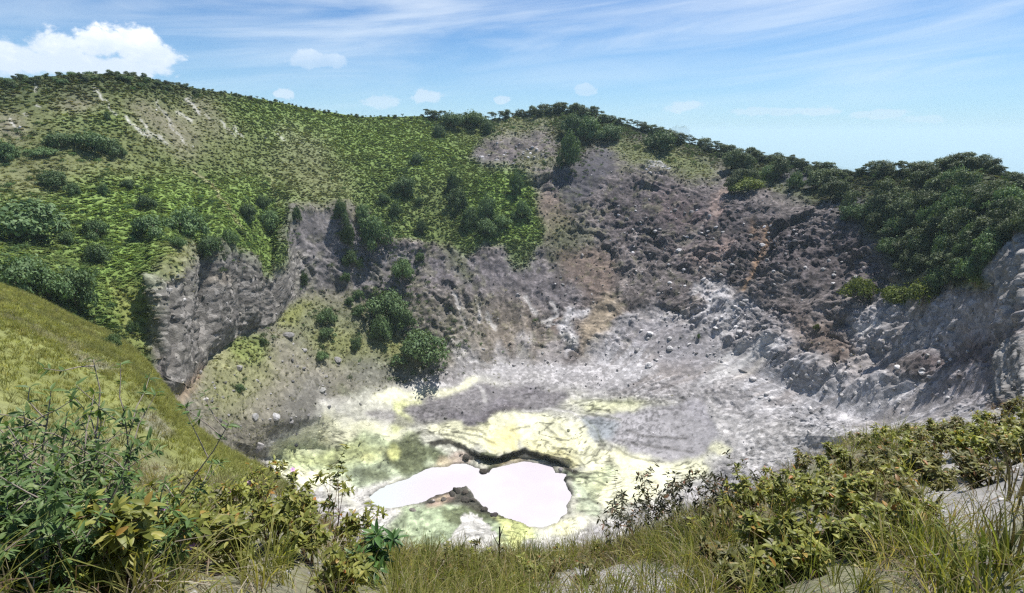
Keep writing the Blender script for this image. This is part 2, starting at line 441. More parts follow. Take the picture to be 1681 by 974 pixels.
# bare streaks on the dry slope and the foot path
for pts, w in [([(155, 148), (163, 160), (166, 172)], 5), ([(172, 170), (181, 180), (192, 196)], 4), ([(205, 200), (212, 212), (228, 222), (243, 232)], 7), ([(228, 205), (240, 222), (258, 235), (274, 244)], 4),
               ([(256, 168), (262, 178), (285, 220), (308, 246)], 3), ([(314, 166), (322, 182), (330, 193)], 7), ([(338, 192), (345, 204)], 5), ([(366, 204), (380, 222), (388, 230)], 5), ([(390, 216), (398, 228)], 5),
               ([(52, 148), (58, 156)], 5), ([(45, 194), (48, 196)], 8), ([(66, 178), (70, 182)], 6), ([(455, 222), (470, 236)], 4), ([(292, 190), (312, 212)], 4), ([(18, 200), (30, 222)], 5)]:
    paint('white', ('s', pts, w * .75), 3, .6)
paint('tan', ('s', [(322, 282), (333, 298), (350, 318), (362, 340), (378, 358), (386, 372), (396, 390)], 4), 2, .75)
paint('tan', ('s', [(440, 290), (448, 320), (460, 350)], 5), 6, .5)
# upper middle
paint('olive', ('p', [(700, 170), (930, 160), (1000, 180), (900, 220), (850, 240), (780, 240), (740, 210)]), 26, .7)
paint('dark', ('p', [(770, 238), (830, 228), (900, 228), (915, 240), (900, 262), (860, 275), (790, 268)]), 14, .6)
paint('clay', ('e', 790, 268, 16, 5, 12), 8, .3)
paint('olive', ('p', [(845, 262), (915, 268), (910, 280), (850, 285)]), 12, .6)
paint('hollow', ('p', [(915, 290), (960, 262), (1010, 240), (1015, 262), (985, 310), (945, 355), (920, 330)]), 14, .9)  # shaded face under the far summit, its shade painted as dark ground
paint('rimveg', ('p', [(905, 170), (1010, 190), (1060, 215), (1030, 240), (960, 245), (940, 270), (918, 275), (915, 220)]), 16, .9)
paint('olive', ('p', [(1015, 235), (1075, 235), (1130, 258), (1175, 262), (1165, 285), (1130, 300), (1080, 285), (1030, 275)]), 16, .85)
paint('clay', ('e', 1075, 276, 16, 8), 8, .6)
paint('brown', ('p', [(870, 318), (905, 330), (950, 365), (930, 390), (890, 400), (872, 360)]), 14, .85)
paint('olive', ('p', [(895, 365), (960, 370), (975, 410), (930, 440), (895, 420)]), 30, .5)
paint('dark', ('p', [(1000, 300), (1060, 290), (1180, 320), (1260, 360), (1400, 380), (1480, 420), (1440, 470), (1300, 470), (1180, 450), (1060, 420), (990, 390)]), 40, .85)
paint('redrock', ('e', 1120, 350, 60, 22, 20), 30, .5)
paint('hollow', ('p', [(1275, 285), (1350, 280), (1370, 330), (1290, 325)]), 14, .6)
# dark forest floor on the right
paint('rimveg', ('p', [(1040, 205), (1200, 235), (1400, 265), (1700, 250), (1700, 400), (1625, 395), (1600, 455), (1500, 462), (1440, 410), (1380, 345), (1280, 312), (1195, 318), (1185, 270), (1100, 245)]), 16, .9)
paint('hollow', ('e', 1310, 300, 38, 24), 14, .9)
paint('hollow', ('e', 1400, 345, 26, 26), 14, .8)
paint('fernlite', ('p', [(1195, 300), (1260, 292), (1262, 312), (1215, 322), (1195, 316)]), 10, .85)
paint('olive', ('e', 1300, 318, 60, 9, 10), 12, .5)
# middle wall
paint('cliff2', ('p', [(478, 345), (560, 345), (600, 400), (690, 420), (680, 470), (560, 482), (490, 480), (470, 420)]), 12, .95)
paint('purple', ('p', [(690, 420), (860, 420), (960, 460), (940, 520), (760, 490), (700, 470)]), 40, .5)
paint('olive', ('s', [(718, 398), (745, 430), (765, 465)], 14), 12, .6)
paint('fern', ('e', 852, 425, 18, 20), 14, .7)
paint('talus', ('p', [(700, 500), (880, 500), (900, 600), (740, 600)]), 40, .6)
paint('brown', ('p', [(820, 490), (880, 500), (890, 600), (820, 605), (780, 560)]), 40, .45)
for pts, w in [([(742, 495), (752, 512)], 14), ([(783, 505), (785, 530)], 9), ([(800, 522), (816, 540)], 16), ([(865, 490), (880, 520)], 14), ([(905, 500), (915, 520), (900, 540)], 10), ([(885, 535), (915, 525)], 8), ([(750, 515), (760, 540)], 5), ([(825, 590), (838, 608)], 7), ([(775, 590), (812, 602)], 8)]:
    paint('white', ('s', pts, w * .6), 6, .5)
paint('brown', ('p', [(935, 425), (990, 420), (1012, 450), (1000, 500), (960, 490), (935, 460)]), 12, .9)
paint('brown', ('p', [(895, 555), (940, 500), (930, 560), (910, 610), (890, 600)]), 10, .95)
paint('clay', ('p', [(930, 500), (970, 505), (945, 545), (925, 590), (915, 580)]), 8, .9)
paint('tan', ('p', [(975, 500), (1015, 485), (1000, 540), (975, 600), (945, 580), (955, 540)]), 12, .85)
paint('clay', ('p', [(1000, 535), (1080, 500), (1120, 520), (1190, 470), (1250, 500), (1330, 560), (1340, 600), (1200, 620), (1000, 640), (985, 580)]), 22, .8)
paint('purple', ('p', [(1000, 545), (1080, 520), (1150, 540), (1200, 560), (1150, 600), (1060, 590)]), 24, .5)
paint('dark', ('e', 1130, 480, 60, 18, -20), 24, .5)
paint('clay', ('p', [(1130, 490), (1180, 455), (1200, 470), (1160, 520)]), 12, .6)
paint('dark', ('p', [(1215, 500), (1300, 500), (1330, 540), (1230, 580), (1210, 560)]), 20, .6)
paint('brown', ('p', [(1290, 520), (1340, 530), (1420, 590), (1380, 630), (1310, 610), (1295, 570)]), 24, .75)
paint('brown', ('p', [(1320, 600), (1420, 560), (1400, 600), (1330, 625)]), 24, .5)
paint('brown', ('p', [(1070, 600), (1120, 596), (1160, 610), (1130, 640), (1060, 645)]), 20, .7)
paint('purple', ('p', [(1240, 640), (1330, 630), (1350, 670), (1270, 690)]), 16, .7)
paint('dark', ('p', [(1290, 655), (1360, 690), (1340, 705), (1300, 690)]), 12, .5)
paint('talus', ('p', [(780, 610), (900, 610), (930, 640), (800, 650)]), 26, .6)
for fx, fy, fw, fh in [(760, 592, 34, 30), (815, 596, 26, 34), (860, 588, 22, 40), (905, 590, 24, 36), (985, 590, 40, 34), (1060, 600, 46, 24), (700, 610, 40, 18)]:
    paint('clay', ('p', [(fx - fw * .25, fy - fh), (fx + fw * .2, fy - fh), (fx + fw, fy + 22), (fx - fw, fy + 22)]), 18, .5)
# ochre streaks
paint('ochre', ('s', [(1244, 376), (1243, 398)], 10), 8, .75)
paint('ochre', ('s', [(1262, 378), (1258, 412), (1242, 440), (1234, 460), (1222, 485)], 9), 7, .75)
paint('pink', ('e', 1195, 412, 14, 14), 12, .7)
paint('pink', ('e', 1180, 340, 9, 26, 20), 8, .7)
paint('pink', ('e', 1155, 425, 36, 12), 20, .35)
# right side
paint('clay', ('p', [(1180, 610), (1280, 560), (1330, 600), (1440, 600), (1480, 640), (1560, 610), (1620, 600), (1600, 680), (1480, 720), (1380, 730), (1300, 700), (1240, 680)]), 24, .9)
paint('white', ('p', [(1190, 590), (1270, 556), (1285, 575), (1220, 620), (1150, 640)]), 12, .7)
paint('tan', ('s', [(1255, 590), (1215, 625), (1165, 650)], 16), 14, .5)
paint('brown', ('p', [(1395, 600), (1480, 570), (1520, 590), (1440, 640), (1380, 640)]), 22, .55)
paint('redrock', ('p', [(1540, 545), (1640, 545), (1640, 620), (1580, 670), (1520, 660)]), 24, .5)
paint('clay', ('p', [(1400, 530), (1450, 505), (1600, 480), (1681, 520), (1640, 560), (1540, 575), (1480, 610), (1420, 600)]), 34, .6)
paint('grass', ('p', [(1475, 475), (1540, 458), (1545, 480), (1500, 500), (1460, 500)]), 16, .8)
paint('grass', ('p', [(1570, 440), (1620, 435), (1640, 480), (1570, 470)]), 14, .7)
paint('cliff3', ('p', [(1622, 395), (1700, 380), (1700, 500), (1650, 505), (1626, 460)]), 10, .9)
paint('cliff3', ('p', [(1632, 575), (1700, 540), (1700, 660), (1625, 660)]), 10, .9)
paint('white', ('p', [(1420, 545), (1450, 540), (1455, 560), (1420, 570)]), 10, .6)
# talus slope at lower left with its green patches
paint('talus', ('p', [(270, 650), (340, 600), (380, 560), (460, 520), (500, 490), (680, 490), (740, 590), (640, 640), (530, 660), (480, 720), (420, 790), (300, 720)]), 22, .95)
paint('olive', ('p', [(450, 520), (510, 490), (560, 500), (640, 560), (740, 590), (640, 640), (560, 610), (500, 580)]), 34, .55)
paint('grass', ('p', [(460, 530), (500, 498), (520, 505), (480, 545)]), 12, .85)
paint('fern', ('e', 407, 580, 32, 26), 14, .9)
paint('grass', ('p', [(340, 590), (400, 555), (450, 580), (440, 640), (360, 690), (330, 660)]), 34, .55)
paint('grass', ('e', 560, 575, 45, 26, 20), 24, .65)
paint('grass', ('e', 640, 572, 30, 18, 20), 16, .75)
paint('talusdk', ('p', [(470, 640), (530, 630), (545, 680), (510, 720), (470, 720)]), 22, .7)
paint('moss', ('p', [(540, 645), (600, 640), (620, 665), (590, 670)]), 16, .7)
paint('talusdk', ('p', [(560, 610), (700, 600), (720, 620), (640, 640), (580, 640)]), 24, .7)
# left cliff
paint('cliff', ('p', [(247, 470), (280, 440), (335, 425), (372, 408), (410, 435), (438, 462), (470, 405), (500, 425), (495, 480), (450, 535), (385, 555), (330, 610), (300, 650), (258, 640), (245, 560)]), 8, .95)
paint('ochre', ('p', [(282, 640), (320, 600), (330, 612), (315, 650), (298, 668)]), 10, .45)
paint('tan', ('e', 340, 455, 20, 10), 12, .4)
# floor: sulphur, mud and crusts
paint('clay', ('p', [(450, 730), (560, 660), (800, 600), (1000, 600), (1200, 620), (1400, 720), (1380, 790), (1150, 900), (560, 950), (430, 800)]), 24, .7)
paint('white', ('p', [(1150, 660), (1240, 690), (1360, 700), (1380, 740), (1250, 770), (1160, 760)]), 26, .45)
paint('clay', ('p', [(560, 780), (660, 800), (640, 880), (600, 900)]), 20, .6)
paint('pale', ('p', [(452, 740), (500, 708), (535, 668), (600, 645), (700, 640), (790, 628), (830, 652), (960, 650), (1090, 662), (1190, 735), (1150, 785), (1060, 815), (1000, 845), (950, 885), (700, 905), (620, 890), (540, 805), (470, 795)]), 16, .8)
paint('white', ('p', [(575, 800), (620, 790), (668, 775), (640, 800), (600, 830), (640, 845), (650, 870), (600, 890)]), 12, .8)
paint('sulphur', ('p', [(450, 742), (500, 712), (528, 690), (545, 668), (566, 684), (610, 700), (680, 712), (690, 760), (600, 760), (520, 800), (470, 790)]), 12, .85)
paint('white', ('p', [(528, 655), (545, 662), (600, 700), (570, 706), (540, 690)]), 14, .4)
paint('sulphur', ('p', [(605, 650), (640, 645), (680, 655), (670, 672), (620, 668)]), 9, .9)
paint('sulphur', ('p', [(690, 640), (775, 625), (785, 638), (720, 652), (660, 662)]), 9, .85)
paint('lime', ('p', [(640, 668), (670, 665), (675, 700), (645, 706)]), 10, .7)
paint('green', ('p', [(470, 735), (540, 740), (600, 720), (680, 710), (715, 735), (710, 775), (660, 790), (600, 800), (560, 770), (500, 775), (465, 760)]), 14, .7)
paint('lime', ('p', [(465, 735), (520, 745), (590, 730), (640, 740), (630, 752), (540, 765), (480, 760)]), 20, .5)
paint('moss', ('p', [(640, 715), (700, 712), (712, 740), (700, 772), (660, 782), (640, 760)]), 12, .85)
paint('moss', ('e', 618, 780, 26, 10, 20), 12, .6)
paint('lime', ('e', 645, 742, 10, 14), 10, .6)
paint('purple', ('p', [(680, 652), (780, 642), (920, 640), (940, 662), (880, 684), (780, 700), (700, 690), (665, 680)]), 14, .9)
paint('purple', ('p', [(740, 680), (840, 668), (900, 676), (840, 692), (760, 700)]), 8, .8)
paint('dark', ('p', [(775, 688), (850, 678), (890, 682), (820, 696)]), 8, .7)
paint('purple', ('e', 640, 690, 40, 9, 15), 10, .7)
paint('white', ('s', [(860, 682), (900, 678), (935, 685), (965, 700)], 4), 3, .8)
paint('white', ('s', [(770, 630), (795, 650), (800, 665)], 6), 5, .6)
paint('white', ('s', [(938, 648), (948, 662), (960, 655), (990, 648)], 5), 4, .6)
paint('sulphur', ('p', [(700, 702), (800, 694), (900, 686), (960, 705), (985, 735), (970, 760), (930, 760), (860, 735), (800, 745), (720, 722)]), 8, .95)
paint('yellow', ('p', [(790, 735), (800, 715), (845, 708), (850, 735), (835, 748), (805, 748)]), 12, .8)
paint('yellow', ('p', [(850, 735), (920, 740), (940, 765), (900, 752)]), 10, .6)
paint('mud', ('p', [(955, 690), (1060, 665), (1150, 672), (1175, 715), (1160, 748), (1100, 755), (1010, 735)]), 12, .9)
paint('bluemud', ('p', [(950, 690), (1000, 690), (1020, 715), (985, 732)]), 9, .8)
paint('lime', ('p', [(950, 665), (1040, 655), (1080, 668), (1010, 685)]), 14, .45)
paint('sulphur', ('p', [(1000, 668), (1060, 664), (1040, 682), (990, 684)]), 8, .6)
paint('sulphur', ('p', [(965, 735), (1030, 745), (1100, 762), (1165, 752), (1150, 775), (1080, 800), (1010, 830), (970, 820), (940, 790)]), 10, .92)
paint('sulphur', ('e', 1185, 735, 20, 9), 10, .85)
paint('green', ('p', [(935, 775), (985, 760), (1000, 800), (960, 850), (935, 840)]), 12, .55)
paint('sulphur', ('p', [(880, 868), (940, 850), (960, 870), (930, 882)]), 8, .8)
paint('green', ('p', [(640, 845), (720, 820), (830, 850), (880, 870), (860, 895), (700, 900), (640, 880)]), 14, .8)
paint('moss', ('p', [(730, 830), (830, 840), (835, 865), (740, 870)]), 10, .8)
paint('lime', ('p', [(820, 855), (865, 858), (880, 885), (830, 900), (815, 880)]), 8, .8)
paint('black', ('p', [(730, 812), (766, 798), (780, 820), (820, 848), (790, 846), (760, 835), (700, 832), (690, 826)]), 6, .9)
paint('pink', ('e', 725, 828, 26, 6, -14), 6, .8)
paint('white', ('p', [(770, 850), (785, 850), (815, 885), (800, 905), (720, 905), (740, 880)]), 6, .9)
# undercut crust beside the pool, with the shade under its lip painted in
paint('pink', ('p', [(712, 748), (742, 740), (768, 745), (780, 760), (735, 768), (712, 765)]), 6, .85)
paint('moss', ('p', [(778, 752), (840, 760), (800, 772), (785, 768)]), 6, .9)
paint('ochre', ('p', [(805, 765), (850, 753), (875, 755), (850, 764)]), 6, .5)
paint('black', ('s', [(708, 732), (738, 727), (762, 736), (785, 750), (812, 755), (845, 748), (862, 741), (885, 748), (905, 758), (928, 770), (940, 776)], 9), 2, .95)  # shadow line below the overhanging lip, put into the colour as black
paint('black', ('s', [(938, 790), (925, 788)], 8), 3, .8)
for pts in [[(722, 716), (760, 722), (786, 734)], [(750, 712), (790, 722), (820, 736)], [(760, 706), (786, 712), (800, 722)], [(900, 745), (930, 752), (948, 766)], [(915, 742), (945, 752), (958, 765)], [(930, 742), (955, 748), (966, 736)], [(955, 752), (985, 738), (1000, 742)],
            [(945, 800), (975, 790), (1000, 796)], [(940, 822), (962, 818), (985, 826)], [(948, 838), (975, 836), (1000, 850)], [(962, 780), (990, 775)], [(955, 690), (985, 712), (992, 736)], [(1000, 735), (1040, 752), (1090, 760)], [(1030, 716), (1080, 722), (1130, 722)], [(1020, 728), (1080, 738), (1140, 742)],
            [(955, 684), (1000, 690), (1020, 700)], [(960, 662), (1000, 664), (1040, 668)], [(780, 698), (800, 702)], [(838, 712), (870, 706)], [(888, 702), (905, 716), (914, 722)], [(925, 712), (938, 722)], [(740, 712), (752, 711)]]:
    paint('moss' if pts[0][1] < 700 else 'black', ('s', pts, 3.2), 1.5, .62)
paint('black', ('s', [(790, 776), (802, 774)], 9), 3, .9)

def sample(px, py):
    x = np.clip(px / 2, 0, RW - 1.001); y = np.clip(py / 2, 0, RH - 1.001)
    i = x.astype(int); j = y.astype(int); fx = (x - i)[..., None]; fy = (y - j)[..., None]
    return ((RAS[j, i] * (1 - fx) + RAS[j, i + 1] * fx) * (1 - fy) + (RAS[j + 1, i] * (1 - fx) + RAS[j + 1, i + 1] * fx) * fy)

Pf = P.astype(np.float32)
f_w = np.where((sec[:, None] >= S['c1']) & (sec[:, None] <= S['lip']), .17, .45)
w1 = fbm(Pf / 9.0, 4, 11) + f_w * fbm(Pf / 2.0, 3, 12); w2 = fbm(Pf / 9.0, 4, 23) + f_w * fbm(Pf / 2.0, 3, 24)
onfloor = (sec[:, None] >= S['c1']) & (sec[:, None] <= S['lip'])
amp = np.where(onfloor, 10.0, 11.0)
ATT = sample(GX + w1 * amp, GY + w2 * amp * 0.8)
# the spur and the near ground have their own cover
sp = (sec >= S['edge']) & (sec < S['gully'])
fg = sec < S['edge']
n_a = fbm(Pf / 6.0, 4, 41); n_b = fbm(Pf / 1.7, 3, 42)
g0 = np.array(list(K['grass'][0]) + list(K['grass'][1:]), np.float32); o0 = np.array(list(K['olive'][0]) + list(K['olive'][1:]), np.float32)
s0 = np.array(list(K['soil'][0]) + list(K['soil'][1:]), np.float32); d0 = np.array(list(K['dry'][0]) + list(K['dry'][1:]), np.float32)
fl0 = np.array(list(K['talus'][0]) + list(K['talus'][1:]), np.float32)
mixo = sstep(n_a + .25 * n_b, -.1, .5)[..., None]
ATTs = g0 * (1 - mixo) + (o0 * .6 + d0 * .4) * mixo
def blob(px, py, rx, ry):
    return sstep(1 - np.hypot((GX - px) / rx, (GY - py) / ry) + .35 * n_b, 0.0, .35)[..., None]
for bx in [(80, 712, 55, 11), (150, 735, 50, 16), (255, 785, 36, 13), (20, 700, 30, 9), (90, 575, 8, 4), (50, 590, 10, 5)]:
    m = blob(*bx) * .6; ATTs = ATTs * (1 - m) + s0 * np.array([.8, .78, .74, 1, 1, 1, 1], np.float32) * m
ATT[sp] = ATTs[sp]
bare = np.maximum(sstep(1 - np.hypot((GX - 1010) / 160, (GY - 982) / 36) + .4 * n_b + .2 * n_a, 0, .4), sstep(1 - np.hypot((GX - 1620) / 190, (GY - 840) / 190) + .4 * n_b + .3 * n_a, 0, .4))
bare = np.maximum(bare, .5 * sstep(GX, 1000, 1150) * sstep(n_b, -.2, .4))[..., None]
bare = np.maximum(bare, .3 * sstep(n_b + n_a, .1, .6)[..., None])
litter = sstep(n_b - .2 * n_a, -.05, .5)[..., None]
ATTf = (d0 * .75 + fl0 * .25) * (1 - bare) + s0 * bare
ATTf = ATTf * (1 - litter * .45) + fl0 * .62 * litter * .45
ATT[fg] = ATTf[fg]
blend = np.clip((rowt - .0) / .12, 0, 1)
for r in np.where(sec == S['edge'])[0]:
    if blend[r] < 1: ATT[r] = ATTf[r] * (1 - blend[r]) + ATT[r] * blend[r]
# value variation of the ground itself
big = fbm(Pf / 22.0, 3, 51); fine = fbm(Pf / 2.2, 3, 52)
RGB = ATT[..., :3] * (1 + .16 * big + .22 * fine)[..., None]
# debris tongues between darker ribs of bedrock on the walls; crusts, specks and cracks on the floor
CEN = np.array([10.0, 150.0])
th = np.arctan2(Pf[..., 0] - CEN[0], Pf[..., 1] - CEN[1]); rad = np.hypot(Pf[..., 0] - CEN[0], Pf[..., 1] - CEN[1])
run = np.stack([th * 95.0, Pf[..., 2] * .22, rad * .12], -1).astype(np.float32)      # stretched along the fall line
warp = np.stack([fbm(Pf / 14, 3, 61), fbm(Pf / 14, 3, 62), fbm(Pf / 14, 3, 63)], -1) * 1.2
cl0 = (sstep(GX, 236, 252) * sstep(GX, 505, 475) * ((sec >= S['base']) & (sec < S['upper']))[:, None]).astype(np.float32)
tong = (1 - .7 * cl0) * fbm(run / 2.6 + warp * .3, 4, 131); tong2 = fbm(run / 9 + warp * .3, 3, 132)
isw_ = ((sec >= S['back']) & (sec < S['rim']))[:, None] * np.where(sec == S['back'], sstep(rowt, 0, .5), 1.0)[:, None]
rk = np.clip(ATT[..., 3], 0, 1)
RGB = RGB * (1 + isw_ * rk * (.34 * tong + .26 * tong2))[..., None]
pal = sstep(tong + .5 * tong2, .28, .6) * rk * isw_ * (1 - cl0)
RGB = RGB * (1 - .3 * pal[..., None]) + np.array([.27, .245, .22], np.float32) * .3 * pal[..., None]
pw = sstep(RGB.mean(-1), .2, .34) * sstep(GX, 930, 1060) * ((sec >= S['lip']) & (sec < S['crest']))[:, None] * np.where(sec == S['lip'], sstep(rowt, .3, .8), 1.0)[:, None]
st1 = sstep(fbm(run / 5.5 + warp * .4, 4, 141), .02, .34) * pw; st2 = sstep(fbm(run / 3.5 + warp * .5, 4, 142), .12, .4) * pw
RGB = RGB * (1 - .55 * st1[..., None]) + np.array([.20, .175, .165], np.float32) * .55 * st1[..., None]
RGB = RGB * (1 - .5 * st2[..., None]) + np.array([.15, .145, .16], np.float32) * .5 * st2[..., None]
scrub = sstep(fbm(Pf / 3.0, 3, 133) + .35 * fbm(Pf / 17, 2, 134), .12, .42) * rk * isw_ * sstep(GX, 1350, 900) * (1 - .85 * cl0)
RGB = RGB * (1 - .4 * scrub[..., None]) + np.array([.12, .125, .055], np.float32) * .4 * scrub[..., None]
speck = .72 * sstep(fbm(Pf / .8, 3, 135) + .55 * fbm(Pf / 11, 3, 136), .30, .46)
ck_p = np.stack([Pf[..., 0] / 9 , Pf[..., 1] / 3.4, Pf[..., 2] / 5], -1) + warp * .6
crk = 1 - np.abs(fbm(ck_p, 4, 137)) * 13; crk = np.clip(crk, 0, 1) * sstep(fbm(Pf / 13, 3, 138), -.1, .25)
crk2 = np.clip(1 - np.abs(fbm(ck_p * 2.3 + 5, 3, 150)) * 10, 0, 1) * sstep(fbm(Pf / 7, 3, 151), -.05, .3)
sul = sstep(ATT[..., 0] - ATT[..., 2], .04, .12)
crk = np.maximum(crk * (.75 + .5 * sul), crk2 * sul * 1.1)
speck = speck * (1 - .6 * sul)
blot = fbm(Pf / 4.5, 5, 139)
f3 = onfloor * np.where(sec == S['lip'], 1 - sstep(rowt, .6, 1), 1.0)[:, None] * np.ones_like(blot)
grn = sstep(ATT[..., 1] - ATT[..., 0], .0, .05) * sstep(ATT[..., 1] - ATT[..., 2], .01, .08)
mot = fbm(Pf / 1.6, 4, 152)
RGB = RGB * np.clip(1 + f3 * (.30 * blot + grn * (.55 * blot + .75 * mot)), .25, 1.9)[..., None]
RGB = RGB * (1 - .62 * (f3 * speck)[..., None]) * (1 - np.clip(.68 * f3 * crk, 0, .85)[..., None])
sat_ = sstep(RGB.max(-1) - RGB.min(-1), .04, .12)
RGB = RGB * (1 - .13 * f3 * (1 - sat_) * (.75 + .5 * fbm(Pf / 8, 3, 143)))[..., None]
yel = sstep(fbm(Pf / 6.5, 4, 140), .12, .4) * f3 * sstep(RGB[..., 0] - RGB[..., 2], .02, .12)
RGB = RGB * (1 - .22 * yel[..., None]) + np.array([.60, .56, .26], np.float32) * .22 * yel[..., None]
rock, block, fern, grass = ATT[..., 3], ATT[..., 4], ATT[..., 5], ATT[..., 6]

def normals(P):
    du = np.gradient(P, axis=1); dv = np.gradient(P, axis=0)
    n = np.cross(du, dv); return n / np.maximum(np.linalg.norm(n, axis=-1, keepdims=True), 1e-9)
N = normals(P)
gul = ridged(run / 20 + warp * .35, 5, 71)
gul2 = ridged(run / 4.2 + warp * .5, 3, 72)
F1, F2, cid = worley(Pf / np.array([3.4, 3.4, 5.0], np.float32) + warp * .5, 5)
F1b, F2b, cidb = worley(Pf / 1.35 + warp, 6)
crack = sstep(F2 - F1, 0, .16)
isC = (sec >= S['c1'])[:, None]
upper = (sec >= S['back'])[:, None]
D = np.zeros(P.shape[:2], np.float32)
wallm = np.where(upper, 1.0, 0.0) * np.where((sec == S['back'])[:, None], sstep(rowt, 0, .6)[:, None], 1) * np.where((sec >= S['rim'])[:, None], .3, 1.0)
G1, G2, gid = worley(Pf / np.array([12., 12., 30.], np.float32) + warp * .9, 15)
outc = sstep(fbm(Pf / 24, 4, 82), -.12, .3)
D += wallm * rock * (gul * 2.8 + gul2 * .8 + fbm(Pf / 6, 5, 73) * 1.5 + outc * ((gid - .5) * 2.6 + sstep(G2 - G1, 0, .35) * 1.2))
D += wallm * block * (.25 + .75 * outc) * ((cid - .5) * 1.2 - (1 - crack) * .5 + (cidb - .5) * .6)
clm = sstep(GX, 236, 252) * sstep(GX, 505, 475) * ((sec >= S['base']) & (sec < S['upper']))[:, None] * rock
lat = (GX / 5.2 + 1.3 * warp[..., 0]).astype(np.float32)
ribs = ridged(np.stack([GX / 26.0 + .35 * warp[..., 0], Pf[..., 2] / 45, 0 * GX], -1), 4, 83)
edge_ = np.where(sec == S['base'], sstep(rowt, .0, .3), 1.0)[:, None]
notch = (-7.5 * np.exp(-((GX - 259 - 2 * warp[..., 1]) / 3.4) ** 2) * sstep(Pf[..., 2], -38, -46) - 7 * np.exp(-((GX - 321 - 2.5 * warp[..., 1]) / 6.0) ** 2) * sstep(Pf[..., 2], -52, -44)
         + 2.6 * sstep(GX + 3 * warp[..., 2], 380, 370) * sstep(GX, 318, 340) + 2.0 * sstep(GX + 3 * warp[..., 2], 318, 310) * sstep(GX, 262, 275) + 2.0 * sstep(GX + 3 * warp[..., 0], 446, 438) * sstep(GX, 384, 400) + 2.2 * sstep(GX, 256, 254) * sstep(GX, 240, 248))
clm = clm * edge_
pale_w = sstep(RGB.mean(-1), .2, .32) * sstep(GX, 900, 1040)
gul3 = ridged(run / 8.5 + warp * .35, 5, 84)
vert = np.stack([GX / 10.0 + .5 * warp[..., 0], Pf[..., 2] / 34.0, 0 * GX], -1)
rcl = sstep(GX, 1608, 1632) * ((sec >= S['c1']) & (sec < S['upper']))[:, None] * rock
D *= (1 - .92 * clm) * (1 - .8 * rcl)
D += clm * (ribs * 2.0 + notch + ridged(vert, 4, 86) * 1.5 + fbm(Pf / 1.3, 3, 85) * .4 + (cidb - .5) * .28)
D += rcl * (ridged(np.stack([GX / 14.0 + warp[..., 1], Pf[..., 2] / 14, 0 * GX], -1), 4, 87) * .9 + fbm(Pf / 1.6, 4, 88) * .7)
D += wallm * pale_w * (gul3 * 2.4 + gul2 * .5)
D += np.where((sec == S['lip'])[:, None], sstep(rowt, .35, 1)[:, None], 0) * pale_w * (gul3 * 1.1)
D += wallm * rock * (.3 + .7 * outc) * (cidb - .5) * .5 * (1 - .6 * pale_w) * sstep(F2b - F1b, 0, .2)
D += wallm * (fern + .4 * grass) * (fbm(Pf / 4.0, 3, 74) * .8 + gul * .9)
fl = onfloor * np.where(sec == S['lip'], 1 - sstep(rowt, .6, 1), 1.0)[:, None] * np.ones_like(D)
D += fl * rock * (fbm(Pf / 7, 5, 75) * 1.3 + (cidb - .5) * .5 + fbm(Pf / 1.6, 2, 79) * .35)
D += fl * (1 - rock) * fbm(Pf / 9, 4, 76) * .35
D += np.where(sp[:, None], fbm(Pf / 8, 3, 77) * .55 + fbm(Pf / 2.4, 3, 80) * .22, 0) * np.where((sec == S['edge'])[:, None], np.clip(rowt, .05, 1)[:, None], 1)
D += np.where(fg[:, None], fbm(Pf / 1.1, 4, 78) * .13 + fbm(Pf / .3, 3, 81) * .05, 0)
big_amp = np.where((sec >= S['upper'])[:, None] & (sec < S['rim'])[:, None], 1.0, 0) * (1 - np.where((sec == S['upper'])[:, None], rowt[:, None], 0)) * 0.4 + 0.6
D *= np.where((sec >= S['upper'])[:, None], big_amp, 1)
P = P + N * D[..., None] * np.where(N[..., 2:3] < -.2, -1, 1)

P[..., 2] += 2.2 * np.exp(-((GX - 772) / 30) ** 2 - ((GY - 892) / 26) ** 2) * onfloor

# pool: the bed drops below the water line inside the outline, the shore stays above it
POOL = [(604, 816), (620, 805), (639, 796), (665, 788), (686, 777), (708, 768), (734, 767), (742, 762), (764, 761), (785, 770), (792, 778), (803, 776), (808, 769), (837, 763), (859, 757), (880, 760), (906, 764), (912, 776), (933, 778), (926, 788),
        (934, 800), (941, 814), (932, 829), (930, 844), (913, 859), (891, 865), (870, 865), (852, 855), (824, 848), (798, 838), (779, 818), (766, 800), (751, 803), (734, 811), (708, 818), (690, 827), (665, 831), (639, 836), (613, 828)]
WZ = -100.0
wp = []
for x, y in POOL:
    d = pix_dir(x, y); wp.append((d * (WZ / d[2]))[:2])
wp = np.array(wp)
def signed_in(poly, X, Y):
    m = np.zeros(X.shape, bool); dist = np.full(X.shape, 1e9)
    j = len(poly) - 1
    for i in range(len(poly)):
        xi, yi = poly[i]; xj, yj = poly[j]
        m ^= ((yi > Y) != (yj > Y)) & (X < (xj - xi) * (Y - yi) / ((yj - yi) if abs(yj - yi) > 1e-9 else 1e-9) + xi)
        L = (xj - xi) ** 2 + (yj - yi) ** 2 + 1e-9
        t = np.clip(((X - xi) * (xj - xi) + (Y - yi) * (yj - yi)) / L, 0, 1)
        dist = np.minimum(dist, np.hypot(X - xi - t * (xj - xi), Y - yi - t * (yj - yi))); j = i
    return np.where(m, dist, -dist)
rr = np.where((sec >= S['c1']) & (sec <= S['back']))[0]
sl = slice(rr[0], rr[-1] + 1)
sdist = signed_in(wp, P[sl, :, 0], P[sl, :, 1]) + .5 * fbm(Pf[sl] / 1.5, 3, 90)
zf = P[sl, :, 2]
inside = sstep(sdist, -.2, 1.0)
shore_z = np.maximum(zf, WZ + .12 + np.clip(-sdist, 0, 6) * .12)
P[sl, :, 2] = shore_z * (1 - inside) + (WZ - 2.2) * inside
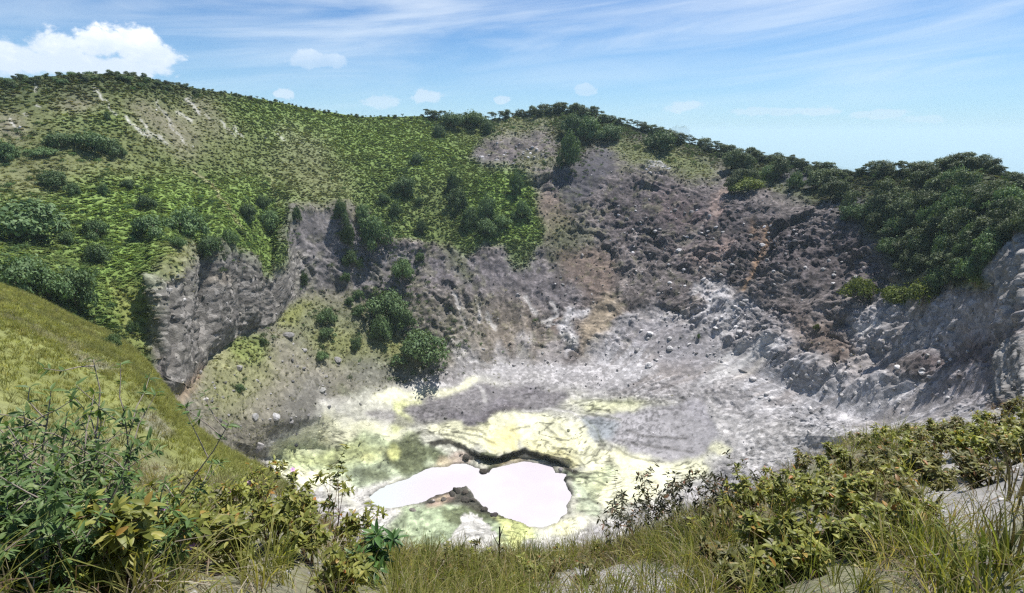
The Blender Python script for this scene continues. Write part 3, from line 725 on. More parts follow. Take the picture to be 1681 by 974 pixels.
SD = np.full(P.shape[:2], -99.0); SD[sl] = sdist

wet = sstep(SD, -1.6, -.3) * (.75 + .5 * fbm(Pf / 1.2, 3, 144))
RGB = RGB * (1 - .5 * np.clip(wet, 0, 1))[..., None]
# undercut lip: raise the crust behind the painted shadow line (handled by the 'lip' line), cracks in the crust
N = normals(P)
N *= np.where(N[..., 2:3] < 0, -1, 1)
cam_xy = None

# ------------------------------------------------------------------ materials
def ground_material(name, near=False):
    m = bpy.data.materials.new(name); m.use_nodes = True
    b = NB(m.node_tree); bs = b.n['Principled BSDF']
    at = b.new('ShaderNodeAttribute'); at.attribute_name = 'tone'
    ak = b.new('ShaderNodeAttribute'); ak.attribute_name = 'rocky'
    geo = b.new('ShaderNodeNewGeometry')
    pos = geo.outputs['Position']
    k = 9.0 if near else 1.0
    n1 = b.noise(pos, .55 * k, 6, .65)
    n2 = b.noise(pos, 3.0 * k, 3, .6)
    v = b.new('ShaderNodeTexVoronoi'); b.l.new(pos, v.inputs['Vector']); v.inputs['Scale'].default_value = .9 * k
    sepc = b.new('ShaderNodeSeparateColor'); b.l.new(v.outputs['Color'], sepc.inputs[0])
    cell = sepc.outputs[0]
    f = b.mapr(n1, .3, .7, .74, 1.24, False)
    f2 = b.mapr(n2, .25, .75, .82, 1.17, False)
    sp_ = b.mapr(b.m('POWER', cell, 2.2), 0, 1, .72, 1.75, False)
    sp_ = b.m('ADD', 1.0, b.m('MULTIPLY', b.m('SUBTRACT', sp_, 1.0), ak.outputs['Fac']))
    tot = b.m('MULTIPLY', b.m('MULTIPLY', f, f2), sp_)
    vm = b.new('ShaderNodeVectorMath', operation='SCALE')
    b.l.new(at.outputs['Color'], vm.inputs[0]); b.l.new(tot, vm.inputs['Scale'])
    mn = b.new('ShaderNodeVectorMath', operation='MINIMUM'); b.l.new(vm.outputs[0], mn.inputs[0]); mn.inputs[1].default_value = (.85, .85, .85)
    b.l.new(mn.outputs[0], bs.inputs['Base Color'])
    bs.inputs['Roughness'].default_value = .92
    bs.inputs['Specular IOR Level'].default_value = .18
    bp = b.new('ShaderNodeBump'); bp.inputs['Distance'].default_value = (.03 if near else .45)
    b.l.new(b.m('ADD', .18, b.m('MULTIPLY', ak.outputs['Fac'], .5)), bp.inputs['Strength'])
    hgt = b.m('ADD', b.m('MULTIPLY', n1, 1.2), b.m('ADD', b.m('MULTIPLY', n2, .35), b.m('MULTIPLY', b.m('MULTIPLY', cell, ak.outputs['Fac']), .55)))
    b.l.new(hgt, bp.inputs['Height']); b.l.new(bp.outputs[0], bs.inputs['Normal'])
    return m

M_GROUND = ground_material('ground_rock')
M_NEAR = ground_material('near_soil', True)


def link(name, me, parent=None, **props):
    o = bpy.data.objects.new(name, me); COL.objects.link(o)
    if parent is not None: o.parent = parent
    for k, v in props.items(): o[k] = v
    return o


def mesh_np(name, verts, faces, mats=(), smooth=True, attrs=None):
    me = bpy.data.meshes.new(name)
    verts = np.asarray(verts, np.float32); faces = np.asarray(faces, np.int32)
    k = faces.shape[1]
    me.vertices.add(len(verts)); me.vertices.foreach_set('co', verts.ravel())
    me.loops.add(faces.size); me.loops.foreach_set('vertex_index', faces.ravel())
    me.polygons.add(len(faces)); me.polygons.foreach_set('loop_start', np.arange(0, faces.size, k, dtype=np.int32))
    if smooth: me.polygons.foreach_set('use_smooth', np.ones(len(faces), bool))
    for m in mats: me.materials.append(m)
    for an, (ty, data) in (attrs or {}).items():
        a = me.attributes.new(an, ty, 'POINT')
        data = np.asarray(data, np.float32)
        if ty == 'FLOAT_COLOR':
            data = np.concatenate([data, np.ones((len(data), 1), np.float32)], 1); a.data.foreach_set('color', data.ravel())
        elif ty == 'FLOAT_VECTOR': a.data.foreach_set('vector', data.ravel())
        else: a.data.foreach_set('value', data.ravel())
    me.update(calc_edges=True)
    return me


# faces of the terrain grid, shared out to the named pieces of the setting
ii, jj = np.mgrid[0:NR - 1, 0:NC - 1]
quad = np.stack([ii * NC + jj, ii * NC + jj + 1, (ii + 1) * NC + jj + 1, (ii + 1) * NC + jj], -1)
fsec = sec[ii]
fgx = GX[ii, jj]; fgy = GY[ii, jj]
piece = np.full(ii.shape, 3)
piece[fsec < S['edge']] = 0
piece[(fsec >= S['edge']) & (fsec < S['gully'])] = 1
piece[(fsec >= S['gully']) & (fsec < S['back'])] = 2
piece[(fsec >= S['gully']) & (fsec < S['back']) & ((fgx < 335) | (fgx > 1420))] = 3
piece[fsec >= S['rim']] = 4
piece[(fsec == S['base']) & (fgx > 245) & (fgx < 500)] = 5
V = P.reshape(-1, 3)
for pid, nm, mat in [(0, 'ground', M_NEAR), (1, 'grassy_slope', M_GROUND), (2, 'crater_floor', M_GROUND), (3, 'crater_wall', M_GROUND), (4, 'outer_slope', M_GROUND), (5, 'cliff', M_GROUND)]:
    f = quad[piece == pid].reshape(-1, 4)
    ids, inv = np.unique(f, return_inverse=True)
    me = mesh_np(nm, V[ids], inv.reshape(-1, 4), [mat], True,
                 {'tone': ('FLOAT_COLOR', RGB.reshape(-1, 3)[ids]), 'rocky': ('FLOAT', np.clip(rock.reshape(-1)[ids] * np.where(RGB.reshape(-1, 3)[ids, 0] > .5, .4, 1), 0, 1))})
    link(nm, me, kind='structure')

# the ground where the viewer stands and behind, falling to the outer flank
def build_apron():
    ends = []
    for c in (NC - 1, 0):
        k = int(np.where(sec == S['gully'])[0][0]); col = P[:k, c]
        ends.append((np.arctan2(col[:, 0], col[:, 1]), np.hypot(col[:, 0], col[:, 1]), col[:, 2]))
        rs = np.concatenate([[0.02], np.linspace(.5, 3, 8), np.geomspace(3.4, 30, 22), [45, 80, 150, 400]])
    a0 = np.interp(rs, ends[0][1], ends[0][0])[:, None] - .015; a1 = np.interp(rs, ends[1][1], ends[1][0])[:, None] + 2 * math.pi + .015
    A = a0 + (a1 - a0) * np.linspace(0, 1, 64)[None, :]; Rr = rs[:, None] + 0 * A
    back = -1.72 - .16 * np.maximum(Rr - 2, 0) - .25 * np.maximum(Rr - 12, 0)
    zR = np.interp(Rr, np.concatenate([[0], ends[0][1]]), np.concatenate([[-1.72], ends[0][2]])); zL = np.interp(Rr, np.concatenate([[0], ends[1][1]]), np.concatenate([[-1.72], ends[1][2]]))
    wr = 1 - sstep(A, a0, a0 + .9); wl = sstep(A, a1 - .9, a1)
    Z = zR * wr + zL * wl + back * (1 - wr - wl)
    q = np.stack([np.sin(A) * Rr, np.cos(A) * Rr, Z], -1)
    mid = np.clip(np.minimum(A - a0, a1 - A) / .3, 0, 1) * np.clip(Rr / 2, 0, 1)
    q[..., 2] += mid * fbm(q / 1.3, 4, 311) * .12 - .012
    n1, n2 = A.shape; i, j = np.mgrid[0:n1 - 1, 0:n2 - 1]
    F = np.stack([i * n2 + j, i * n2 + j + 1, (i + 1) * n2 + j + 1, (i + 1) * n2 + j], -1).reshape(-1, 4)
    V_ = q.reshape(-1, 3)
    nr = P[0]; c0 = len(V_)                                  # fan from the feet to the nearest row in front
    V_ = np.concatenate([V_, [[0, 0, -1.72]], nr[::8], nr[-1:]])
    m_ = len(nr[::8]) + 1
    F2 = np.array([[c0, c0 + 1 + k, c0 + 2 + k, c0 + 2 + k] for k in range(m_ - 1)])
    me = bpy.data.meshes.new('rim_ground'); me.from_pydata(V_.tolist(), [], [tuple(f) for f in F] + [tuple(f[:3]) for f in F2]); me.materials.append(M_NEAR)
    me.polygons.foreach_set('use_smooth', [True] * len(me.polygons))
    tone = np.array(K['dry'][0]) * (1 + .3 * fbm(V_ / 1.7, 3, 312))[:, None]
    a = me.attributes.new('tone', 'FLOAT_COLOR', 'POINT'); a.data.foreach_set('color', np.concatenate([tone, np.ones((len(V_), 1))], 1).astype(np.float32).ravel())
    a = me.attributes.new('rocky', 'FLOAT', 'POINT'); a.data.foreach_set('value', np.full(len(V_), .2, np.float32))
    link('rim_ground', me, kind='structure')
build_apron()

# ------------------------------------------------------------------ pool water
def simple_mat(name, rgb, rough=.8, spec=.2, var=.0, scale=3.0):
    m = bpy.data.materials.new(name); m.use_nodes = True
    b = NB(m.node_tree); bs = b.n['Principled BSDF']
    bs.inputs['Roughness'].default_value = rough; bs.inputs['Specular IOR Level'].default_value = spec
    if var:
        tc = b.new('ShaderNodeTexCoord'); n = b.noise(tc.outputs['Object'], scale, 5, .6)
        f = b.mapr(n, .3, .7, 1 - var, 1 + var, False)
        vm = b.new('ShaderNodeVectorMath', operation='SCALE'); vm.inputs[0].default_value = rgb; b.l.new(f, vm.inputs['Scale'])
        b.l.new(vm.outputs[0], bs.inputs['Base Color'])
    else: bs.inputs['Base Color'].default_value = (*rgb, 1)
    return m

# ------------------------------------------------------------------ lowland sea, far mountain
def build_far():
    m = simple_mat('sea_water', (.03, .07, .10), .35, .4)
    n = 48; ring = [(math.cos(2 * math.pi * k / n) * 62000, math.sin(2 * math.pi * k / n) * 62000, -1300) for k in range(n)]
    f = [(0, k + 1, (k + 1) % n + 1) for k in range(n)]
    link('sea', mesh_np('sea', [(0, 0, -1300)] + ring, f, [m], False), kind='structure')
    mm = simple_mat('far_mountain_forest', (.05, .075, .05), .9, .1)
    # a broad cone far behind the rim
    xs = np.linspace(-1, 1, 60); ys = np.linspace(-1, 1, 30); X, Y = np.meshgrid(xs, ys)
    r = np.hypot(X * 1.0, Y); q = np.stack([X * 3, Y * 3, 0 * X], -1)
    hgt = np.clip(1 - r, 0, 1) ** 1.25 * 1560 * (1 + .12 * fbm(q * 2, 4, 301)) - 1330
    d = pix_dir(1010, 205); az_ = math.atan2(d[0], d[1]); R = 17000
    c = np.array([math.sin(az_) * R, math.cos(az_) * R])
    Vt = np.stack([c[0] + X * 9500, c[1] + Y * 6000, hgt], -1).reshape(-1, 3)
    i, j = np.mgrid[0:29, 0:59]; F = np.stack([i * 60 + j, i * 60 + j + 1, (i + 1) * 60 + j + 1, (i + 1) * 60 + j], -1).reshape(-1, 4)
    link('far_mountain', mesh_np('far_mountain', Vt, F, [mm]), kind='structure')
build_far()

def build_pool():
    m = bpy.data.materials.new('milky_water'); m.use_nodes = True
    b = NB(m.node_tree); bs = b.n['Principled BSDF']
    geo = b.new('ShaderNodeNewGeometry')
    n = b.noise(geo.outputs['Position'], .06, 3, .5)
    sx = b.new('ShaderNodeSeparateXYZ'); b.l.new(geo.outputs['Position'], sx.inputs[0])
    milk = b.mapr(b.m('ADD', sx.outputs[0], b.m('MULTIPLY', b.m('SUBTRACT', n, .5), 14.0)), float(wp[:, 0].min()), float(wp[:, 0].min()) + 22.0)
    col = b.mix(b.mapr(n, .35, .62), (.45, .44, .46, 1), (.43, .40, .445, 1))
    col = b.mix(milk, (.40, .44, .45, 1), col)
    b.l.new(col, bs.inputs['Base Color'])
    bs.inputs['Roughness'].default_value = .22; bs.inputs['Specular IOR Level'].default_value = .35
    bp = b.new('ShaderNodeBump'); bp.inputs['Strength'].default_value = .12; bp.inputs['Distance'].default_value = .05
    b.l.new(b.noise(geo.outputs['Position'], 2.5, 3, .5), bp.inputs['Height']); b.l.new(bp.outputs[0], bs.inputs['Normal'])
    c = wp.mean(0); ring = c + (wp - c) * 1.0
    d = ring - c; ring = ring + d / np.linalg.norm(d, axis=1)[:, None] * 2.2
    vs = [(c[0], c[1], WZ)] + [(x, y, WZ) for x, y in ring]
    # grid clipped to the widened outline
    x0, y0 = ring.min(0) - 1; x1, y1 = ring.max(0) + 1
    gx, gy = np.meshgrid(np.arange(x0, x1, 1.0), np.arange(y0, y1, 1.0))
    keep = signed_in(wp, gx, gy) > -3.5
    idx = -np.ones(gx.shape, int); faces = []; verts = []
    for a in range(gx.shape[0] - 1):
        for q in range(gx.shape[1] - 1):
            if keep[a:a + 2, q:q + 2].all():
                f = []
                for (aa, qq) in ((a, q), (a, q + 1), (a + 1, q + 1), (a + 1, q)):
                    if idx[aa, qq] < 0: idx[aa, qq] = len(verts); verts.append((gx[aa, qq], gy[aa, qq], WZ))
                    f.append(idx[aa, qq])
                faces.append(f)
    link('water', mesh_np('water', verts, faces, [m]), kind='structure')
build_pool()

# ------------------------------------------------------------------ finding places on the ground
bpy.context.view_layer.update()
_dg = bpy.context.evaluated_depsgraph_get()

def at(px, py):
    """the point of the ground seen at a photo pixel"""
    r = SC.ray_cast(_dg, Vector((0, 0, 0)), Vector(pix_dir(px, py)).normalized())
    return Vector(r[1]) if r[0] else None

def under(x, y):
    r = SC.ray_cast(_dg, Vector((x, y, 30)), Vector((0, 0, -1)))
    return Vector(r[1]) if r[0] else None

def ground_h(px, h, py=900):
    d = pix_dir(px, py); k = h / math.hypot(d[0], d[1])
    return under(d[0] * k, d[1] * k)

# ------------------------------------------------------------------ leaf materials
def leaf_mat(name, ramp, source='random', var=.25, gloss=.3, trans=.3, rough=.5):
    """source: 'random' (per object), 'tone' (mesh attribute), 'tint' (attribute of the instanced point)"""
    m = bpy.data.materials.new(name); m.use_nodes = True
    b = NB(m.node_tree); bs = b.n['Principled BSDF']; out = b.n['Material Output']
    oi = b.new('ShaderNodeObjectInfo')
    if source == 'tint':
        a = b.new('ShaderNodeAttribute'); a.attribute_type = 'INSTANCER'; a.attribute_name = 'tint'; col = a.outputs['Color']
    else:
        if source == 'tone':
            a = b.new('ShaderNodeAttribute'); a.attribute_name = 'tone'; fac = a.outputs['Fac']
        else: fac = oi.outputs['Random']
        cr = b.new('ShaderNodeValToRGB'); cr.color_ramp.interpolation = 'LINEAR'
        el = cr.color_ramp.elements
        while len(el) > 1: el.remove(el[-1])
        el[0].position = ramp[0][0]; el[0].color = (*ramp[0][1], 1)
        for p, c in ramp[1:]:
            e = el.new(p); e.color = (*c, 1)
        b.l.new(fac, cr.inputs[0]); col = cr.outputs[0]
    if source == 'tint':
        ta = b.new('ShaderNodeAttribute'); ta.attribute_name = 'leafvar'
        f = b.m('MULTIPLY', b.mapr(oi.outputs['Random'], 0, 1, 1 - var, 1 + var, False), ta.outputs['Fac'])
    else:
        geo = b.new('ShaderNodeNewGeometry')
        f = b.mapr(b.noise(geo.outputs['Position'], 30.0 if source == 'random' else 1.2, 2, .5), .3, .7, 1 - var, 1 + var, False)
    if source == 'tone':
        f = b.m('MULTIPLY', f, b.mapr(oi.outputs['Random'], 0, 1, .8, 1.55, False))
    vm = b.new('ShaderNodeVectorMath', operation='SCALE'); b.l.new(col, vm.inputs[0]); b.l.new(f, vm.inputs['Scale'])
    b.l.new(vm.outputs[0], bs.inputs['Base Color'])
    bs.inputs['Roughness'].default_value = rough; bs.inputs['Specular IOR Level'].default_value = gloss
    tr = b.new('ShaderNodeBsdfTranslucent')
    tv = b.new('ShaderNodeVectorMath', operation='MULTIPLY'); b.l.new(vm.outputs[0], tv.inputs[0]); tv.inputs[1].default_value = (1.25, 1.2, .5)
    b.l.new(tv.outputs[0], tr.inputs[0])
    mx = b.new('ShaderNodeMixShader'); mx.inputs[0].default_value = trans
    b.l.new(bs.outputs[0], mx.inputs[1]); b.l.new(tr.outputs[0], mx.inputs[2]); b.l.new(mx.outputs[0], out.inputs[0])
    return m

M_TINT = leaf_mat('ground_cover_leaf', None, 'tint', .25, .12, .46, .75)
BARK = simple_mat('bark', (.15, .12, .095), .9, .15, .3, 8)
TWIG = simple_mat('dry_twig', (.27, .235, .21), .9, .15, .3, 8)
ROCKM = None

# ------------------------------------------------------------------ mesh helpers
class MB:
    def __init__(s): s.v = []; s.f = []; s.tone = []
    def quadstrip(s, pts, widths, side, tone=.5, tip=True):
        """a thin blade along pts"""
        n0 = len(s.v)
        for p, w in zip(pts, widths):
            s.v.append(p - side * w); s.v.append(p + side * w); s.tone += [tone, tone]
        for i in range(len(pts) - 1):
            a = n0 + 2 * i; s.f.append((a, a + 1, a + 3, a + 2))
    def tube(s, pts, radii, k=5, tone=.5):
        n0 = len(s.v); prev = None
        for i, (p, r) in enumerate(zip(pts, radii)):
            t = (pts[min(i + 1, len(pts) - 1)] - pts[max(i - 1, 0)])
            t = t / max(np.linalg.norm(t), 1e-9)
            a = np.cross(t, np.array([.3, .9, .2])); a /= max(np.linalg.norm(a), 1e-9); c = np.cross(t, a)
            for j in range(k):
                an = 2 * math.pi * j / k; s.v.append(p + r * (math.cos(an) * a + math.sin(an) * c)); s.tone.append(tone)
        for i in range(len(pts) - 1):
            for j in range(k):
                a = n0 + i * k + j; b_ = n0 + i * k + (j + 1) % k
                s.f.append((a, b_, b_ + k, a + k))
    def mesh(s, name, mats, smooth=True, attr='tone'):
        return mesh_np(name, np.array(s.v), np.array(s.f), mats, smooth, {attr: ('FLOAT', np.array(s.tone))})

R_ = np.random.default_rng(21)
def unit(v): return v / max(np.linalg.norm(v), 1e-9)
def rdir():
    v = R_.normal(size=3); return unit(v)

# ------------------------------------------------------------------ ground cover made of instances (uncountable)
PROTO = bpy.data.collections.new('cover_sources')
def proto_set(name, meshes):
    c = bpy.data.collections.new(name)
    for i, me in enumerate(meshes):
        c.objects.link(bpy.data.objects.new('%s_source' % name, me))
    return c

def gn_scatter(name, pts, rots, scl, tint, coll, nvar, mat, label=None):
    me = bpy.data.meshes.new(name); n = len(pts)
    me.vertices.add(n); me.vertices.foreach_set('co', np.asarray(pts, np.float32).ravel())
    a = me.attributes.new('rot', 'FLOAT_VECTOR', 'POINT'); a.data.foreach_set('vector', np.asarray(rots, np.float32).ravel())
    a = me.attributes.new('scl', 'FLOAT_VECTOR', 'POINT'); a.data.foreach_set('vector', np.asarray(scl, np.float32).ravel())
    a = me.attributes.new('tint', 'FLOAT_COLOR', 'POINT'); a.data.foreach_set('color', np.concatenate([np.asarray(tint, np.float32), np.ones((n, 1), np.float32)], 1).ravel())
    a = me.attributes.new('pick', 'INT', 'POINT'); a.data.foreach_set('value', np.random.default_rng(5).integers(0, nvar, n).astype(np.int32))
    me.materials.append(mat)
    o = link(name, me, kind='stuff')
    if label: o['label'] = label
    ng = bpy.data.node_groups.new(name + '_nodes', 'GeometryNodeTree')
    ng.interface.new_socket('Geometry', in_out='INPUT', socket_type='NodeSocketGeometry')
    ng.interface.new_socket('Geometry', in_out='OUTPUT', socket_type='NodeSocketGeometry')
    N_ = ng.nodes; L_ = ng.links
    gi = N_.new('NodeGroupInput'); go = N_.new('NodeGroupOutput')
    ip = N_.new('GeometryNodeInstanceOnPoints'); ci = N_.new('GeometryNodeCollectionInfo')
    ci.inputs['Collection'].default_value = coll; ci.inputs['Separate Children'].default_value = True; ci.inputs['Reset Children'].default_value = True
    def na(nm, ty):
        q = N_.new('GeometryNodeInputNamedAttribute'); q.data_type = ty; q.inputs[0].default_value = nm
        return next(x for x in q.outputs if x.enabled and x.name == 'Attribute')
    L_.new(gi.outputs[0], ip.inputs['Points']); L_.new(ci.outputs[0], ip.inputs['Instance'])
    ip.inputs['Pick Instance'].default_value = True
    L_.new(na('pick', 'INT'), ip.inputs['Instance Index'])
    L_.new(na('rot', 'FLOAT_VECTOR'), ip.inputs['Rotation']); L_.new(na('scl', 'FLOAT_VECTOR'), ip.inputs['Scale'])
    L_.new(ip.outputs[0], go.inputs[0])
    md = o.modifiers.new('scatter', 'NODES'); md.node_group = ng
    return o

def fern_mesh(i):
    mb = MB(); n = 11
    for k in range(n):
        az = 2 * math.pi * (k + R_.uniform(-.4, .4)) / n; L = R_.uniform(.75, 1.15); lift = R_.uniform(.35, .95)
        d = np.array([math.cos(az), math.sin(az), 0]); sd_ = np.array([-d[1], d[0], 0]) + np.array([0, 0, R_.uniform(-.3, .3)])
        pts, wd = [], []
        for t in (0, .3, .6, .85, 1.0):
            z = lift * math.sin(t * 2.1) * .8 - .18 * t * t
            pts.append(d * L * t * (.95) + np.array([0, 0, z])); wd.append([.05, .17, .19, .11, .01][len(wd)])
        mb.quadstrip(pts, wd, sd_, R_.uniform(.75, 1.25))
    return mb.mesh('fern_clump', [M_TINT], True, 'leafvar')

def tuft_mesh(n, lo, hi, w, bend=.5, seg=4, spread=.28, col=(.7, 1.3), mat=None):
    mb = MB()
    for k in range(n):
        az = R_.uniform(0, 2 * math.pi); L = R_.uniform(lo, hi)
        d = np.array([math.cos(az), math.sin(az), 0]); bd = abs(R_.normal(bend, .3)); s0_ = R_.uniform(0, spread) 
        base = d * s0_ * .5 + np.array([R_.normal(0, .03), R_.normal(0, .03), 0]) * spread * 3
        tw = R_.uniform(-1.2, 1.2); sd_ = np.array([-math.sin(az + tw), math.cos(az + tw), 0])
        pts, wd = [], []
        for q in range(seg + 1):
            t = q / seg
            ang = .25 * bd + bd * 1.5 * t * t
            r = L * (t * math.sin(min(ang, 1.5)) * .75 + .1 * t); z = L * t * math.cos(min(ang, 1.9) * .8)
            pts.append(base + d * r + np.array([0, 0, z - .03])); wd.append(w * (1 - t) ** .7 * (.7 + .6 * min(t * 3, 1)) + .0004)
        mb.quadstrip(pts, wd, sd_, R_.uniform(*col))
    return mb.mesh('grass_tuft', [mat or M_TINT], True, 'leafvar')

def rock_mesh(i, n=2, mat=None):
    import bmesh
    bm = bmesh.new(); bmesh.ops.create_icosphere(bm, subdivisions=n, radius=1.0)
    st = R_.uniform(.7, 1.3, 3); st[2] *= .75
    planes = [(rdir(), R_.uniform(.55, .85)) for _ in range(9)]
    for v in bm.verts:
        p = np.array(v.co)
        for d, lim in planes:
            e = p @ d
            if e > lim: p = p - d * (e - lim) * .92
        p = p * st + R_.normal(0, .025, 3); v.co = p
    me = bpy.data.meshes.new('rock'); bm.to_mesh(me); bm.free()
    me.materials.append(mat)
    return me

def cells(mask, dens, lo_sec, hi_sec, seed, lim=None, pxr=(-60, 1741)):
    """points on the ground: mask per vertex times dens per square metre"""
    g = np.random.default_rng(seed)
    rsel = np.where((sec >= S[lo_sec]) & (sec < S[hi_sec]))[0]; r0, r1 = rsel[0], rsel[-1]
    a = P[r0:r1 + 1]; c = (cols[:-1] >= pxr[0]) & (cols[:-1] <= pxr[1]); cj = np.where(c)[0]
    p00 = a[:-1][:, cj]; p01 = a[:-1][:, cj + 1]; p10 = a[1:][:, cj]; p11 = a[1:][:, cj + 1]
    ar = np.linalg.norm(np.cross(p01 - p00, p10 - p00), axis=-1)
    mk = mask[r0:r1][:, cj]
    lam = ar * mk * dens
    k = g.poisson(np.clip(lam, 0, 50))
    idx = np.repeat(np.arange(k.size), k.ravel())
    if lim and len(idx) > lim: idx = g.choice(idx, lim, replace=False)
    I, J = np.unravel_index(idx, k.shape)
    u = g.random(len(idx))[:, None]; v = g.random(len(idx))[:, None]
    pts = p00[I, J] * (1 - u) * (1 - v) + p01[I, J] * u * (1 - v) + p10[I, J] * (1 - u) * v + p11[I, J] * u * v
    return pts, r0 + I, cj[J], g

def lean(n, g, tilt=.25):
    r = g.normal(0, tilt, (n, 3)); r[:, 2] = g.uniform(0, 2 * math.pi, n); return r

T_fern = proto_set('fern', [fern_mesh(i) for i in range(5)])
T_tuft = proto_set('tuft', [tuft_mesh(16, .5, 1.05, .045, .5, 3, .5) for i in range(5)])
T_fine = proto_set('fine_tuft', [tuft_mesh(26, .45, 1.05, .020, .55, 3, .75) for i in range(5)])
# ferns on the crater slopes
clump = sstep(fbm(Pf / 3.2, 3, 101), -.35, .35)
pts, I, J, g = cells(np.clip(fern, 0, 1) * (.55 + .6 * clump), 2.6, 'c1', 'rim', 201)
tint = RGB[I, J] * np.where(g.random((len(I), 1)) < .10, .7, 1.0) * g.uniform(.95, 1.2, (len(I), 1)) + g.normal(0, .008, (len(I), 3)) * [1, .6, .3]
sc = g.uniform(.4, .85, (len(I), 1)) * np.array([1.05, 1.05, .5]); sc[:, 2] *= g.uniform(.7, 1.3, len(I))
gn_scatter('fern_thicket', pts, lean(len(I), g, .16), sc, np.clip(tint, .005, 1), T_fern, 5, M_TINT)
nf = len(I)
# dry grass and low scrub on the slopes
pts, I, J, g = cells(np.clip(grass, 0, 1) * (.5 + .5 * clump), 1.5, 'c1', 'rim', 202)
tint = RGB[I, J] * g.uniform(.6, 1.3, (len(I), 1))
pale = g.random((len(I), 1)) < .18
tint = np.where(pale, tint * .4 + np.array([.22, .19, .14]) * .6, tint)
sc = g.uniform(.45, .95, (len(I), 1)) * np.array([1.25, 1.25, .48])
tint = tint * .85 + np.array([.150, .172, .066]) * .5
gn_scatter('dry_grass', pts, lean(len(I), g), sc, np.clip(tint, .005, 1), T_tuft, 5, M_TINT)
nd = len(I)
# grass on the spur
soilm = sstep(RGB[..., 2], .10, .22)
pts, I, J, g = cells((1 - soilm) * (.55 + .45 * sstep(fbm(Pf / 1.5, 3, 103), -.3, .3)), 8.0, 'edge', 'gully', 203, 52000, (-40, 640))
tint = RGB[I, J] * g.uniform(.75, 1.6, (len(I), 1)) + np.where(g.random((len(I), 1)) < .14, np.array([[.10, .075, .045]]), 0) + np.abs(g.normal(0, .02, (len(I), 1))) * [1, .9, .3]
sc = g.uniform(.28, .62, (len(I), 1)) * np.array([1, 1, .8])
dist_ = np.linalg.norm(pts, axis=1)
sc = sc * np.clip(dist_ / 40, .75, 1.15)[:, None]
gn_scatter('grass', pts, lean(len(I), g), sc, np.clip(tint, .005, 1), T_fine, 5, M_TINT)
print('cover', nf, nd, len(I))

# loose stones
def rock_mat(name, source):
    m = bpy.data.materials.new(name); m.use_nodes = True
    b = NB(m.node_tree); bs = b.n['Principled BSDF']
    geo = b.new('ShaderNodeNewGeometry'); oi = b.new('ShaderNodeObjectInfo')
    n1 = b.noise(geo.outputs['Position'], 1.6, 6, .65)
    f = b.m('MULTIPLY', b.mapr(n1, .3, .7, .6, 1.35, False), b.mapr(oi.outputs['Random'], 0, 1, .7, 1.3, False))
    if source == 'tint':
        a = b.new('ShaderNodeAttribute'); a.attribute_type = 'INSTANCER'; a.attribute_name = 'tint'; c = a.outputs['Color']
    else: c = oi.outputs['Color']
    vm = b.new('ShaderNodeVectorMath', operation='SCALE'); b.l.new(c, vm.inputs[0]); b.l.new(f, vm.inputs['Scale'])
    b.l.new(vm.outputs[0], bs.inputs['Base Color']); bs.inputs['Roughness'].default_value = .92; bs.inputs['Specular IOR Level'].default_value = .15
    bp = b.new('ShaderNodeBump'); bp.inputs['Strength'].default_value = .6; bp.inputs['Distance'].default_value = .12
    b.l.new(n1, bp.inputs['Height']); b.l.new(bp.outputs[0], bs.inputs['Normal'])
    return m
M_RUB = rock_mat('rubble_stone', 'tint'); M_BOULD = rock_mat('boulder_stone', 'object')
T_rock = proto_set('stone', [rock_mesh(i, 1, M_RUB) for i in range(6)])
isw = (sec >= S['c1'])[:, None] & (sec < S['rim'])[:, None]
rub = np.clip(rock, 0, 1) * (1 - np.clip(fern + .5 * grass, 0, 1)) * isw * (.15 + .85 * sstep(fbm(Pf / 6, 3, 104), -.1, .4)) * np.where(GX > 900, 1, .6) * np.where(onfloor, .45, 1)
pts, I, J, g = cells(rub, .30, 'c1', 'rim', 204, 22000)
tint = RGB[I, J] * g.uniform(.75, 1.25, (len(I), 1))
pale = g.random((len(I), 1)) < .22
tint = np.where(pale, tint * .35 + np.array([.42, .41, .41]) * .65, tint)
sz = .22 + .55 * g.random(len(I)) ** 3.2
gn_scatter('rubble', pts, g.uniform(0, 6.28, (len(I), 3)), sz[:, None] * np.ones(3), np.clip(tint, .01, .8), T_rock, 6, M_RUB)
print('rubble', len(I))

# ------------------------------------------------------------------ things
_ONE = 'first second third fourth fifth sixth seventh eighth ninth tenth eleventh twelfth thirteenth fourteenth fifteenth sixteenth seventeenth eighteenth nineteenth'.split()
_TEN = {2: 'twenty', 3: 'thirty', 4: 'forty', 5: 'fifty', 6: 'sixty', 7: 'seventy', 8: 'eighty', 9: 'ninety'}
def ordinal(n):
    if n < 20: return _ONE[n - 1]
    if n > 99: return 'last'
    t, u = divmod(n, 10)
    return _TEN[t][:-1] + 'ieth' if u == 0 else _TEN[t] + '-' + _ONE[u - 1]
def empty(name, loc, label, cat, group=None, rz=0.0, sc=None):
    o = bpy.data.objects.new(name, None); o.empty_display_size = .2; COL.objects.link(o)
    o.location = loc; o.rotation_euler = (0, 0, rz)
    if sc is not None: o.scale = sc
    o['label'] = label; o['category'] = cat
    if group: o['group'] = group
    return o

